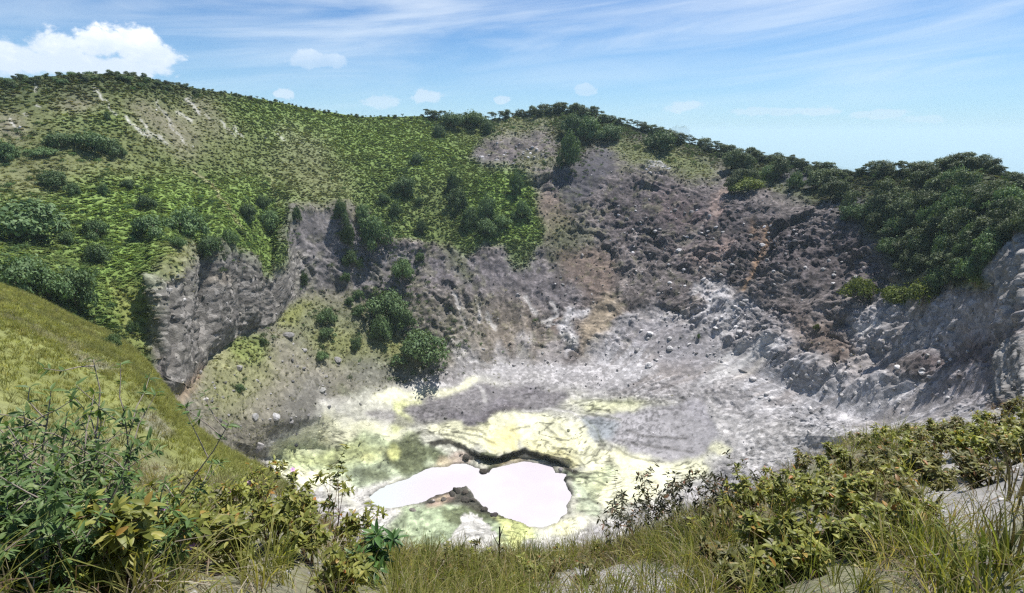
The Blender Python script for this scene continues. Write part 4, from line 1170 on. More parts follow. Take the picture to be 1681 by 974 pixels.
def crown_mesh(lobes, n, leaf, seed, mat, flat=1.0, up=.35):
    """many leaf sprays spread through the lobes; lobes: (x, y, z, rx, rz)"""
    g = np.random.default_rng(seed); mb = MB()
    wts = np.array([l[3] ** 2 for l in lobes]); wts = wts / wts.sum()
    for q in range(n):
        l = lobes[g.choice(len(lobes), p=wts)]
        d = unit(g.normal(size=3)); 
        if d[2] < -.35: d[2] *= -.6; d = unit(d)
        r = g.uniform(.45, 1.0) ** .5 * (1 + .2 * g.normal())
        c = np.array(l[:3]) + d * np.array([l[3], l[3], l[4]]) * r
        nrm = unit(d * .75 + g.normal(size=3) * .55 + np.array([0, 0, up]))
        t = unit(np.cross(nrm, g.normal(size=3))); s_ = np.cross(nrm, t)
        L = leaf * g.uniform(.6, 1.35); W = L * g.uniform(.3, .5); tone = float(np.clip(g.normal(.5, .2), 0, 1))
        mb.quadstrip([c - t * L * .5, c + nrm * L * .14, c + t * L * .5], [W * .35, W * .6, W * .12], s_, tone)
    return mb.mesh('crown', [mat], False)

def limb_mesh(h, lobes, r0, seed, mat):
    g = np.random.default_rng(seed); mb = MB()
    top = np.array([g.normal(0, .06) * h, g.normal(0, .06) * h, h * .45])
    base = np.array([0, 0, -.08 * h])
    mid = (base + top) / 2 + np.array([g.normal(0, .03) * h, g.normal(0, .03) * h, 0])
    mb.tube([base, mid, top], [r0 * 1.25, r0 * .95, r0 * .75], 6)
    for l in lobes[:8]:
        e = np.array(l[:3]) + np.array([0, 0, l[4] * .25]); m_ = (top + e) / 2 + g.normal(0, .05, 3) * h - np.array([0, 0, .04 * h])
        mb.tube([top - np.array([0, 0, .05 * h]), m_, e], [r0 * .6, r0 * .4, r0 * .12], 4)
    return mb.mesh('trunk', [mat], True)

M_BUSH = leaf_mat('bush_leaf', [(0, (.050, .088, .040)), (.5, (.080, .130, .054)), (1, (.118, .172, .070))], 'tone', .3, .2, .2, .6)
M_BRIGHT = leaf_mat('bright_bush_leaf', [(0, (.06, .085, .018)), (.5, (.10, .135, .025)), (1, (.15, .175, .035))], 'tone', .3, .2, .25, .6)
M_TREE = leaf_mat('rim_tree_leaf', [(0, (.034, .054, .028)), (.5, (.070, .098, .046)), (1, (.125, .152, .075))], 'tone', .3, .2, .2, .6)

def lobe_set(kind, seed):
    g = np.random.default_rng(seed)
    if kind == 'bush':       # wide and low, several mounds
        L = [(0, 0, .42, .55, .42)]
        for k in range(9):
            a = g.uniform(0, 6.28); r = g.uniform(.3, .85); q = g.uniform(.16, .40)
            L.append((math.cos(a) * r, math.sin(a) * r, g.uniform(.18, .62) * (1.1 - .5 * r), q, q * .8))
        return L
    if kind == 'tree':       # rounder and taller
        L = [(0, 0, .62, .36, .36), (.05, .1, .3, .3, .22)]
        for k in range(7):
            a = g.uniform(0, 6.28); r = g.uniform(.18, .42); q = g.uniform(.16, .28)
            L.append((math.cos(a) * r, math.sin(a) * r, g.uniform(.22, .88), q, q * .75))
        return L
    L = []                   # open flat-topped tree of the rim: tiers on long limbs
    for k in range(6):
        a = g.uniform(0, 6.28); r = g.uniform(.05, .42); q = g.uniform(.13, .24)
        L.append((math.cos(a) * r, math.sin(a) * r, g.uniform(.45, 1.0), q, q * .42))
    return L

PROTOS = {}
for kind, mat, n, leaf, cnt in [('bush', M_BUSH, 2600, .10, 5), ('bright', M_BRIGHT, 2200, .10, 3), ('tree', M_TREE, 2400, .075, 5), ('rim', M_TREE, 800, .075, 5)]:
    PROTOS[kind] = []
    for k in range(cnt):
        lb = lobe_set({'bright': 'bush'}.get(kind, kind), 300 + k + len(kind) * 17)
        cm = crown_mesh(lb, n, leaf, 400 + k + len(kind) * 31, mat)
        tm = limb_mesh(1.0, lb, {'bush': .035, 'bright': .03, 'tree': .03, 'rim': .022}[kind], 500 + k, BARK)
        PROTOS[kind].append((cm, tm))
G_ = np.random.default_rng(77)

def plant(kind, loc, w, h, label, name='bush', cat='bush', group=None):
    cm, tm = PROTOS[kind][G_.integers(len(PROTOS[kind]))]
    o = empty(name, loc, label, cat, group, G_.uniform(0, 6.28), (w, w, h))
    link('crown', cm, o); link('trunk', tm, o)
    return o

def bush_px(px, py, wpx, hpx, label, kind='bush', name='bush', cat='bush', group=None, sink=.1):
    """a plant whose foot is seen at (px, py) and that is wpx wide and hpx high in the photograph"""
    p = at(px, py)
    if p is None: return None
    dep = p.length / math.sqrt(1 + ((px - PW / 2) / FPX) ** 2 + ((PH / 2 - py) / FPX) ** 2)
    w = wpx / FPX * dep / 1.75 if kind in ('bush', 'bright') else wpx / FPX * dep / 1.15
    h = hpx / FPX * dep * 1.12 
    p.z -= sink * h
    return plant(kind, p, w, h, label, name, cat, group)

BUSHES = [
 (35, 388, 125, 70, 'large spreading dark green bush at the left frame edge on the fern slope'),
 (92, 305, 48, 28, 'dark bush on the dry grass slope above the large spreading bush'),
 (122, 318, 24, 22, 'little dark bush just above the fern slope, touching the bush on the dry grass'),
 (100, 240, 52, 26, 'left bush of the dark thicket under the white bare streaks of the upper slope'),
 (150, 244, 60, 32, 'middle bush of the dark thicket under the white bare streaks of the upper slope'),
 (186, 254, 42, 28, 'right bush of the dark thicket under the white bare streaks of the upper slope'),
 (72, 256, 40, 16, 'faint low bush in brown grass left of the dark thicket'),
 (8, 262, 40, 36, 'green bush cut by the left frame edge high on the dry slope'),
 (178, 197, 9, 16, 'tiny round green shrub standing beside the bare white streak'),
 (240, 342, 30, 26, 'small round bush on the bright ferns left of the foot path'),
 (212, 308, 26, 16, 'low bush where the dry grass meets the ferns, above the small round bush'),
 (172, 320, 16, 24, 'narrow dark shrub among bright ferns'),
 (250, 382, 58, 36, 'wide pale green bush on the ferns between the small round bush and the cliff'),
 (312, 384, 64, 52, 'rounded grey green bush beside the lower foot path above the cliff'),
 (345, 418, 40, 40, 'dark bush hanging over the dark notch at the top of the cliff'),
 (293, 408, 24, 24, 'small bush on the cliff shoulder left of the dark notch'),
 (112, 400, 28, 24, 'small round grey green bush in ferns right of the large spreading bush'),
 (162, 388, 40, 34, 'blue green bush in the middle of the fern slope'),
 (160, 428, 46, 36, 'leaning bush just below the blue green bush of the fern slope'),
 (38, 478, 90, 66, 'dark bush above the yellow grass spur at the left frame edge'),
 (128, 505, 68, 78, 'tall dark bush at the foot of the fern gully, the darkest on the slope'),
 (82, 490, 62, 60, 'bush filling the gap left of the tall dark gully bush'),
 (188, 570, 26, 28, 'small bush in the grass gully near the cliff edge'),
 (218, 548, 16, 26, 'shrub on the grass right beside the left end of the cliff'),
 (408, 360, 34, 30, 'left of three bushes on the fern rib above the cliff'),
 (432, 340, 24, 24, 'upper of three bushes on the fern rib above the cliff'),
 (446, 376, 38, 36, 'right of three bushes on the fern rib, by the grey scar'),
 (378, 402, 28, 32, 'narrow dark bush beside the lower end of the foot path'),
 (488, 362, 14, 28, 'thin shrub hanging on the top edge of the grey scar'),
 (562, 362, 26, 40, 'dark bush at the right top corner of the grey scar'),
 (596, 362, 26, 32, 'dark bush right of the scar with a lighter round bush below it'),
 (614, 405, 54, 62, 'big round light green bush at the right side of the grey scar'),
 (574, 402, 26, 46, 'tall narrow dark bush on the right flank of the grey scar'),
 (630, 334, 20, 20, 'small round bush on the green slope above the big round bush'),
 (650, 352, 24, 26, 'pale bush on the green slope right above the big round bush'),
 (664, 318, 42, 32, 'wide dark bush on the middle of the green slope'),
 (688, 336, 14, 15, 'tiny round bush below the wide dark bush of the green slope'),
 (685, 268, 26, 20, 'lone grey bush high on the green slope under the rim'),
 (692, 382, 22, 26, 'small dark bush on the lower edge of the green slope above the rocks'),
 (744, 312, 24, 36, 'upper bush of the dark pair on the bright green rib'),
 (752, 338, 38, 36, 'lower bush of the dark pair on the bright green rib'),
 (772, 368, 34, 36, 'left bush of the dark cluster on the bright green rib'),
 (800, 360, 34, 44, 'tall bush in the middle of the dark cluster on the bright green rib'),
 (796, 384, 40, 30, 'lowest bush of the dark cluster on the bright green rib'),
 (822, 372, 34, 24, 'right low bush of the dark cluster on the bright green rib'),
 (848, 318, 26, 40, 'tall dark bush at the right border of the bright green rib'),
 (857, 358, 28, 34, 'dark bush below the tall one at the right border of the bright green rib'),
 (720, 224, 24, 22, 'dark round bush on the green slope below the rim trees'),
 (577, 438, 30, 34, 'bush growing on the grey scar beside its right edge'),
 (568, 462, 16, 18, 'small shrub at the foot of the grey scar'),
 (663, 456, 38, 38, 'grey green bush on bare rock in the middle of the crater wall'),
 (690, 428, 16, 16, 'little round shrub on the rock above the grey green bush'),
 (500, 470, 12, 30, 'thin hanging shrub between the cliff and the grey scar'),
 (538, 530, 36, 30, 'round bush on the talus left of the dark thicket'),
 (535, 552, 30, 16, 'low bush under the round bush on the talus'),
 (588, 490, 22, 18, 'small dark bush at the top of the talus above the thicket'),
 (574, 500, 16, 16, 'tiny bush left of the small dark bush at the top of the talus'),
 (590, 518, 26, 22, 'dark bush on the talus just left of the thicket'),
 (638, 512, 70, 42, 'top bush of the dark thicket in the middle of the crater'),
 (625, 552, 46, 44, 'left lower bush of the dark thicket in the middle of the crater'),
 (660, 535, 48, 42, 'right bush of the dark thicket in the middle of the crater'),
 (692, 586, 92, 50, 'large oval bush at the lower right end of the thicket above the crater floor'),
 (586, 574, 20, 24, 'small shrub on the grassy talus left of the large oval bush'),
 (528, 590, 22, 16, 'low bright shrub on the grassy talus'),
 (432, 566, 12, 14, 'tiny shrub beside the green patch at the foot of the cliff'),
 (394, 642, 18, 16, 'lone round shrub on the talus below the cliff'),
 (935, 272, 40, 62, 'tall dark bush beside the grey hollow under the summit of the far rim'),
 (966, 226, 50, 40, 'dark bush under the summit of the far rim'),
 (1000, 230, 46, 28, 'light green bush right of the dark bush under the far summit'),
 (938, 222, 40, 40, 'bush left of the dark bush under the far summit'),
 (1085, 244, 62, 34, 'wide dark bush below the skyline right of the far summit'),
 (1112, 228, 40, 24, 'bush behind the wide dark bush below the skyline'),
 (740, 208, 40, 26, 'left dark bush below the skyline in the middle of the rim'),
 (775, 206, 44, 26, 'middle dark bush below the skyline in the middle of the rim'),
 (800, 218, 26, 22, 'right dark bush below the skyline in the middle of the rim'),
 (1146, 555, 7, 9, 'tiny isolated plant on the pale grey crater slope'),
]
for b_ in BUSHES: bush_px(*b_)
for px, py, w, h, lab in [(1414, 488, 50, 38, 'bright grassy bush on the right wall left of the wide grassy mound'), (1512, 500, 74, 46, 'wide bright grassy bush bulging from the right wall below the forest'),
                          (1470, 496, 40, 34, 'dull green bush between the two bright grassy bushes of the right wall'), (1602, 462, 56, 28, 'yellow green bush beside the pale cliff at the right frame edge'),
                          (1232, 312, 54, 22, 'bright green bush at the foot of the dark trees left of the right forest'), (1340, 542, 10, 14, 'small green plant standing on the brown scree of the right slope')]:
    bush_px(px, py, w, h, lab, 'bright')

def small_crowns():
    g = np.random.default_rng(61); out = []
    for k in range(4):
        mb = MB()
        for q in range(110):
            d = unit(g.normal(size=3)); d[2] = abs(d[2]); c = d * np.array([1, 1, .8]) * g.uniform(.4, 1) ** .6 * (1 + .2 * g.normal())
            nrm = unit(d + g.normal(size=3) * .6); t = unit(np.cross(nrm, g.normal(size=3))); s_ = np.cross(nrm, t); L = g.uniform(.2, .4)
            mb.quadstrip([c - t * L * .5, c + nrm * L * .14, c + t * L * .5], [L * .12, L * .24, L * .04], s_, g.uniform(.6, 1.4))
        out.append(mb.mesh('scrub_clump', [M_TINT], False, 'leafvar'))
    return out
T_scrub = proto_set('scrub', small_crowns())
near_b = np.zeros(P.shape[:2], np.float32)
for q in BUSHES:
    near_b = np.maximum(near_b, np.exp(-((GX - q[0]) / (q[2] * .8)) ** 2 - ((GY - q[1] + q[3] * .3) / (q[3] * .8)) ** 2))
rimband = np.where((sec == S['upper'])[:, None], sstep(rowt, .55, .98)[:, None], 0) * np.ones_like(GX)
scrubm = np.clip(.9 * near_b + .10 * sstep(fbm(Pf / 11, 3, 108), .1, .4) * np.clip(fern, 0, 1) + rimband * np.where(GX > 690, 1.6, .4) * sstep(fern + .6 * grass, .25, .6), 0, 2)
pts, I, J, g = cells(scrubm, .22, 'back', 'rim', 209, 9000)
tint = np.array([.062, .105, .044]) * g.uniform(.6, 1.5, (len(I), 1)) * g.uniform(.9, 1.1, (len(I), 3))
sc = (.5 + 1.0 * g.random(len(I)) ** 2)[:, None] * np.array([1, 1, .8])
gn_scatter('low_scrub', pts, lean(len(I), g, .2), sc, tint, T_scrub, 4, M_TINT)
print('scrub', len(I))

def rim_point(px, back=0.0):
    r = int(np.where(sec == S['rim'])[0][0]); c = np.interp(px, cols, np.arange(NC)); c0 = int(c)
    p = P[r, c0] * (1 - c + c0) + P[r, min(c0 + 1, NC - 1)] * (c - c0)
    d = unit(np.array([p[0], p[1], 0])) * back
    q = under(p[0] + d[0], p[1] + d[1])
    return q if q is not None else Vector(p)

# trees standing on the skyline
def skyline(x0, x1, n, hpx, label, group, kinds, back):
    lab0 = label
    for k in range(n):
        label = '%s from the left: %s' % (ordinal(k + 1), lab0)
        px = x0 + (x1 - x0) * (k + G_.uniform(.1, .9)) / n
        p = rim_point(px, G_.uniform(*back)); dep = p.length
        h = hpx * G_.uniform(.6, 1.3) / FPX * dep * .85
        kind = kinds[G_.integers(len(kinds))]
        p.z -= h * .24
        w = h * G_.uniform(.85, 1.3)
        plant(kind, p, w, h, label, *(('bush', 'bush') if hpx < 11 else ('tree', 'tree')), group)
skyline(-30, 330, 64, 7.5, 'dark bush on the top of the left hill', 'bushes along the top of the left hill', ['tree', 'tree', 'bush'], (-6, 3))
skyline(330, 700, 50, 5.5, 'small bush on the skyline right of the left hill', 'bushes on the skyline between the hill and the middle of the rim', ['tree', 'rim', 'tree'], (-4, 2))
skyline(700, 880, 26, 15, 'flat-topped tree on the skyline before the far summit', 'trees on the skyline left of the far summit', ['rim', 'rim', 'tree'], (-3, 2))
skyline(870, 1010, 26, 17, 'flat-topped tree on the far summit of the rim', 'trees on the far summit', ['rim', 'tree', 'tree'], (-6, 3))
skyline(1010, 1190, 32, 17, 'open tree on the skyline descending from the far summit', 'trees on the skyline right of the far summit', ['rim', 'tree', 'rim'], (-5, 2))
skyline(1190, 1400, 44, 15, 'tree of the dark belt on the rim', 'trees of the dark belt on the rim', ['tree', 'tree', 'rim'], (-9, 2))
skyline(1400, 1740, 40, 19, 'tree on top of the forested right rim', 'trees on top of the right rim', ['tree', 'tree', 'tree', 'rim'], (-9, 2))
# trees clothing the shaded right wall
FOREST = [(1200, 250), (1290, 275), (1290, 290), (1375, 292), (1385, 330), (1430, 330), (1470, 300), (1560, 300), (1681, 330), (1700, 400), (1640, 392), (1605, 440), (1560, 462), (1500, 460), (1470, 420), (1395, 345), (1370, 320), (1290, 290), (1250, 285), (1235, 305), (1195, 305)]
def in_poly(pts, x, y):
    m = False; j = len(pts) - 1
    for i in range(len(pts)):
        xi, yi = pts[i]; xj, yj = pts[j]
        if (yi > y) != (yj > y) and x < (xj - xi) * (y - yi) / (yj - yi) + xi: m = not m
        j = i
    return m
cand = []
while len(cand) < 84:
    x, y = G_.uniform(1190, 1690), G_.uniform(245, 465)
    if in_poly(FOREST, x, y) and all((x - a) ** 2 + ((y - b_) * 1.3) ** 2 > 16 ** 2 for a, b_ in cand): cand.append((x, y))
def forest_label(x, y):
    row = 'high' if y < 290 else ('halfway up' if y < 350 else ('low' if y < 410 else 'lowest'))
    spot = 'at the forest\'s left end' if x < 1290 else ('in the narrow part of the forest' if x < 1390 else ('over the left bright grassy bush' if x < 1450 else ('over the wide grassy mound' if x < 1540 else ('left of the pale cliff' if x < 1610 else 'above the pale cliff'))))
    cell_n[(row, spot)] = cell_n.get((row, spot), 0) + 1
    return '%s tree %s on the right wall, %s' % (ordinal(cell_n[(row, spot)]), row, spot)
cand.sort(); cell_n = {}
for x, y in cand:
    s_ = .6 + .4 * (x - 1190) / 480
    bush_px(x, y + 14, 44 * s_ * G_.uniform(.8, 1.25), 44 * s_ * G_.uniform(.8, 1.2), forest_label(x, y), ['tree', 'tree', 'bush'][G_.integers(3)], 'tree', 'tree', 'trees clothing the right wall')

# boulders
BM = [rock_mesh(i, 2, M_BOULD) for i in range(7)]
def boulder(p, r, rgb, label, group=None):
    o = link('boulder', BM[G_.integers(7)]); o.location = p + Vector((0, 0, -r * .12))
    o.rotation_euler = (G_.uniform(-.4, .4), G_.uniform(-.4, .4), G_.uniform(0, 6.28)); o.scale = (r, r, r * .85)
    o.color = (*rgb, 1); o['label'] = label; o['category'] = 'boulder'
    if group: o['group'] = group
def boulder_px(px, py, wpx, rgb, label, group=None):
    p = at(px, py)
    if p is None: return
    dep = p.length / math.sqrt(1 + ((px - PW / 2) / FPX) ** 2 + ((PH / 2 - py) / FPX) ** 2)
    boulder(p, wpx / FPX * dep / 2 * 1.05, rgb, label, group)
for q in [(418, 684, 17, (.27, .27, .27), 'pale rounded boulder on the talus left of the sulphur ground'), (470, 551, 22, (.26, .255, .255), 'large pale boulder under the jagged foot of the left cliff'),
          (392, 604, 14, (.2, .195, .19), 'grey boulder below the green patch at the cliff foot'), (336, 656, 10, (.34, .33, .32), 'small white boulder beside the ochre cliff foot'),
          (552, 590, 17, (.22, .215, .215), 'broad flat pale boulder on the grassy talus'), (529, 640, 13, (.3, .3, .29), 'whitish boulder at the upper tip of the sulphur ground'),
          (486, 731, 9, (.05, .05, .06), 'single black boulder on the sulphur crust'), (424, 733, 22, (.24, .23, .23), 'wide half-buried grey boulder near the grass spur'),
          (452, 683, 16, (.30, .30, .31), 'grey boulder on the dark talus above the sulphur'), (500, 575, 9, (.38, .37, .37), 'small grey boulder on the talus between cliff and thicket'),
          (766, 750, 13, (.05, .045, .04), 'black boulder at the pool edge under the crust'), (921, 771, 11, (.22, .21, .22), 'grey boulder in the water at the right end of the dark crust'),
          (794, 773, 12, (.045, .04, .035), 'black rock jutting into the milky pool from the back shore'), (708, 824, 11, (.06, .055, .05), 'dark rock on the near shore where the pool narrows'),
          (679, 838, 13, (.13, .12, .11), 'brown rock at the left of the near shore'), (750, 806, 15, (.05, .045, .04), 'black rock at the tip of the tongue in the pool'),
          (763, 808, 16, (.06, .052, .045), 'black rock behind the tip of the tongue in the pool'), (795, 836, 12, (.05, .045, .04), 'dark rock along the right side of the tongue'),
          (812, 846, 13, (.07, .06, .06), 'dark rock at the right foot of the tongue'), (742, 812, 13, (.06, .055, .05), 'black rock left of the tip of the tongue'), (778, 822, 14, (.05, .045, .04), 'black rock halfway down the right side of the tongue'), (728, 820, 10, (.09, .08, .07), 'dark stone on the pink left side of the tongue'), (765, 820, 15, (.055, .05, .045), 'broad black rock in the middle of the tongue'), (1065, 600, 18, (.5, .49, .5), 'pale boulder at the foot of the grey blocks in the back of the crater'), (1100, 572, 14, (.47, .46, .47), 'pale block on the slope in the back of the crater')]:
    boulder_px(*q)
def scatter_boulders(poly, n, rng_w, cols_, label, group):
    xs = [p[0] for p in poly]; ys = [p[1] for p in poly]; c = 0
    while c < n:
        x, y = G_.uniform(min(xs), max(xs)), G_.uniform(min(ys), max(ys))
        if not in_poly(poly, x, y): continue
        c += 1
        w = rng_w[0] + (rng_w[1] - rng_w[0]) * G_.random() ** 2.2
        k = cols_[G_.integers(len(cols_))] * G_.uniform(.8, 1.2)
        boulder_px(x, y, w, (k, k * .98, k * 1.0), label, group)
scatter_boulders([(340, 610), (480, 560), (560, 600), (545, 690), (430, 740), (350, 700)], 60, (3, 8), [.16, .2, .25, .13], 'grey boulder scattered on the talus below the cliff', 'boulders on the left talus')
scatter_boulders([(1000, 330), (1200, 350), (1420, 400), (1430, 470), (1250, 470), (1100, 440), (1000, 400)], 70, (4, 10), [.3, .38, .46, .2], 'angular boulder lying on the dark right half of the back wall', 'boulders on the dark back wall')
scatter_boulders([(1060, 470), (1260, 440), (1300, 540), (1180, 600), (1040, 600)], 55, (4, 12), [.4, .48, .5, .3], 'pale block among the whitish rocks at the foot of the back wall', 'pale blocks at the foot of the back wall')
scatter_boulders([(1200, 620), (1380, 600), (1560, 580), (1600, 650), (1480, 710), (1300, 690)], 55, (4, 12), [.42, .48, .3, .5], 'pale block on the whitish slope of the right wall', 'pale blocks on the right slope')
scatter_boulders([(780, 235), (900, 230), (900, 270), (790, 275)], 24, (4, 9), [.3, .4, .45], 'grey boulder on the rock band below the rim left of the hollow', 'boulders of the upper rock band')
scatter_boulders([(1055, 270), (1100, 268), (1100, 284), (1060, 286)], 12, (4, 8), [.42, .48], 'whitish boulder on the grass patch right of the hollow', 'boulders on the upper grass patch')
scatter_boulders([(820, 470), (940, 450), (1000, 500), (900, 600), (800, 600), (760, 520)], 22, (3, 7), [.3, .4, .2], 'stone on the streaked middle wall', 'stones on the middle wall')

# ------------------------------------------------------------------ plants close to the viewer
def leaf_mesh(name, aspect, fold, droop, mat, seg=4):
    """a pointed leaf along +Y, length 1, folded along its midrib"""
    v = [(0, 0, 0)]; f = []
    for i in range(1, seg):
        t = i / seg; w = aspect * math.sin(math.pi * t ** .8) ** .9; z = -droop * t * t
        v += [(-w, t, z + fold * w), (0, t, z), (w, t, z + fold * w)]
    v.append((0, 1, -droop))
    me = bpy.data.meshes.new(name); faces = [(0, 2, 1), (0, 3, 2)]
    for i in range(seg - 2):
        a = 1 + 3 * i; faces += [(a, a + 1, a + 4, a + 3), (a + 1, a + 2, a + 5, a + 4)]
    a = 1 + 3 * (seg - 2); e = len(v) - 1; faces += [(a, a + 1, e), (a + 1, a + 2, e)]
    me.from_pydata(v, [], faces); me.polygons.foreach_set('use_smooth', [True] * len(faces)); me.materials.append(mat)
    return me, np.array(v), faces

DARKR = [(0, (.058, .100, .036)), (.45, (.088, .148, .050)), (.8, (.122, .185, .064)), (1, (.17, .215, .075))]
OLIVR = [(0, (.105, .120, .030)), (.4, (.165, .185, .042)), (.8, (.235, .245, .062)), (.93, (.29, .275, .080)), (.975, (.32, .22, .06)), (1, (.38, .13, .04))]
DULLR = [(0, (.085, .090, .036)), (.5, (.140, .142, .052)), (.88, (.19, .18, .07)), (1, (.22, .11, .05))]
TWIGR = [(0, (.026, .030, .016)), (.6, (.050, .052, .024)), (.9, (.085, .075, .035)), (1, (.16, .06, .03))]
PALMR = [(0, (.045, .105, .030)), (.6, (.070, .150, .040)), (1, (.11, .19, .05))]
LEAF = {}
for nm, asp, ramp, gl in [('dark', .135, DARKR, .22), ('olive', .21, OLIVR, .25), ('dull', .20, DULLR, .25), ('twiggy', .16, TWIGR, .3), ('broad', .14, PALMR, .4)]:
    mr = leaf_mat(nm + '_leaf', ramp, 'random', .12, gl, .32, .45); mt = leaf_mat(nm + '_foliage', ramp, 'tone', .12, gl, .32, .45)
    LEAF[nm] = [leaf_mesh('leaf', asp * k, fo, dr, mr) + (mt,) for k, fo, dr in ((1, .35, .12), (1.12, .5, .3), (.9, .2, .42))]
PETAL = simple_mat('pink_petal', (.55, .30, .58), .6, .2, .15, 20)
STEM_R = simple_mat('reddish_stem', (.16, .095, .065), .85, .2, .3, 14)
STEM_G = simple_mat('grey_stem', (.24, .205, .175), .85, .2, .3, 14)
STEM_D = simple_mat('burnt_stem', (.045, .034, .030), .9, .1, .3, 10)

def flower_mesh():
    mb = MB()
    for k in range(5):
        a = 2 * math.pi * k / 5; d = np.array([math.cos(a), math.sin(a), 0]); sd_ = np.array([-d[1], d[0], 0]); u = np.array([0, 0, 1.])
        mb.quadstrip([d * .1, d * .55 + u * .22, d * 1.0 + u * .25], [.08, .34, .16], sd_)
    return mb.mesh('flower', [PETAL], True)
FLOWER = flower_mesh()

def path(p0, d0, L, n, g, bend=.18, lift=.0):
    pts = [np.array(p0, float)]; d = unit(np.array(d0, float))
    for i in range(n):
        d = unit(d + g.normal(0, bend, 3) + np.array([0, 0, lift])); pts.append(pts[-1] + d * L / n)
    return pts, d

def rot_to(y, up_hint, roll):
    """matrix whose Y axis is y"""
    y = unit(y); x = np.cross(y, up_hint)
    if np.linalg.norm(x) < 1e-4: x = np.array([1., 0, 0])
    x = unit(x); z = np.cross(x, y)
    c, s_ = math.cos(roll), math.sin(roll)
    return x * c + z * s_, y, -x * s_ + z * c

N_LEAF = 0
def shrub(base, H, kind, label, seed, group=None, stems=6, spread=.5, leaf=.085, whorl=6, stem_mat=None, name='shrub', nleaf=300, flowers=0, bare=.35, sub=3, lean_=(0, 0), droop=.2, sr=.007):
    """woody shrub: stems, side twigs and whorls of leaves round the twig ends"""
    global N_LEAF
    g = np.random.default_rng(seed)
    root = empty(name, base, label, 'shrub', group)
    mb = MB(); sites = []
    for k in range(stems):
        az = 2 * math.pi * (k + g.uniform(0, .9)) / stems; out = g.uniform(.15, 1) * spread
        d0 = np.array([math.cos(az) * out + lean_[0], math.sin(az) * out + lean_[1], 1.0])
        L = H * g.uniform(.68, 1.08) * (1 + .12 * out)
        b0 = np.array([math.cos(az), math.sin(az), 0]) * g.uniform(.01, .06) * H - np.array([0, 0, .04])
        pts, d = path(b0, d0, L, 6, g, .13, .05)
        mb.tube(pts, [sr * (1.15 - .85 * i / 6) for i in range(7)], 5)
        sites.append((pts[-1], d, 1.0)); sites.append(((pts[-1] + pts[-2]) / 2, d, .8))
        for q in range(sub):
            i = g.integers(max(1, int(6 * bare)), 6); t = g.random(); p = pts[i] * (1 - t) + pts[i + 1] * t if i < 6 else pts[i]
            a2 = g.uniform(0, 6.28); sd0 = np.array([math.cos(a2), math.sin(a2), g.uniform(.35, 1.2)])
            tp, td = path(p, sd0, H * g.uniform(.14, .34), 3, g, .2, .06)
            mb.tube(tp, [sr * .5, sr * .42, sr * .32, sr * .2], 4)
            sites.append((tp[-1], td, 1.0)); sites.append((tp[-2], td, .8))
    link('stem', mb.mesh('stem', [stem_mat or STEM_R], True), root)
    mats = []
    for p, d, k in sites:
        n = max(3, int(whorl * g.uniform(.7, 1.3)))
        for q in range(n):
            a = 2 * math.pi * q / n + g.uniform(0, .8)
            e1 = unit(np.cross(d, np.array([.2, .5, .84]))); e2 = np.cross(d, e1)
            y = unit((e1 * math.cos(a) + e2 * math.sin(a)) * g.uniform(.7, 1.0) + d * g.uniform(.1, .8) - np.array([0, 0, droop * g.random()]))
            sc = leaf * k * g.uniform(.6, 1.2)
            x, y, z = rot_to(y, np.array([0, 0, 1.]), g.normal(0, .35))
            pp = p - d * leaf * .5 * g.random()
            mats.append((pp, x * sc, y * sc, z * sc, g.integers(3)))
    camv = -np.array(base)
    mats.sort(key=lambda m: -float(m[0] @ unit(camv)) - .3 * m[0][2])
    lv = LEAF[kind]
    for m in mats[:nleaf]:
        o = link('leaf', lv[m[4]][0], root)
        M = Matrix(((m[1][0], m[2][0], m[3][0], m[0][0]), (m[1][1], m[2][1], m[3][1], m[0][1]), (m[1][2], m[2][2], m[3][2], m[0][2]), (0, 0, 0, 1)))
        o.matrix_basis = M; N_LEAF += 1
    rest = mats[nleaf:]
    if rest:
        vs, fs, tn = [], [], []
        for m in rest:
            _, v, f, _m = lv[m[4]]; n0 = len(vs)
            w = m[0] + v[:, :1] * m[1] + v[:, 1:2] * m[2] + v[:, 2:3] * m[3]
            vs += list(map(tuple, w)); fs += [tuple(q + n0 for q in ff) for ff in f]; tn += [float(g.random())] * len(v)
        me = bpy.data.meshes.new('foliage'); me.from_pydata(vs, [], fs); me.materials.append(lv[0][3])
        me.polygons.foreach_set('use_smooth', [True] * len(fs))
        a = me.attributes.new('tone', 'FLOAT', 'POINT'); a.data.foreach_set('value', tn)
        link('foliage', me, root, kind='stuff')
    for k in range(flowers):
        p, d, _ = sites[g.integers(len(sites))]
        o = link('flower', FLOWER, root); o.location = p + d * .02 + np.array([0, 0, .02]); o.scale = (.03,) * 3; o.rotation_euler = (g.uniform(.2, 1.1), 0, g.uniform(-1, 1))
    return root

def shrub_at(px, top, h, kind, label, seed, group=None, hmin=.3, hmax=1.4, **kw):
    b_ = ground_h(px, h)
    d = pix_dir(px, top); z = d[2] / math.hypot(d[0], d[1]) * h
    H = min(max(z - b_.z, hmin), hmax)
    return shrub(b_, H, kind, label, seed, group, **kw)

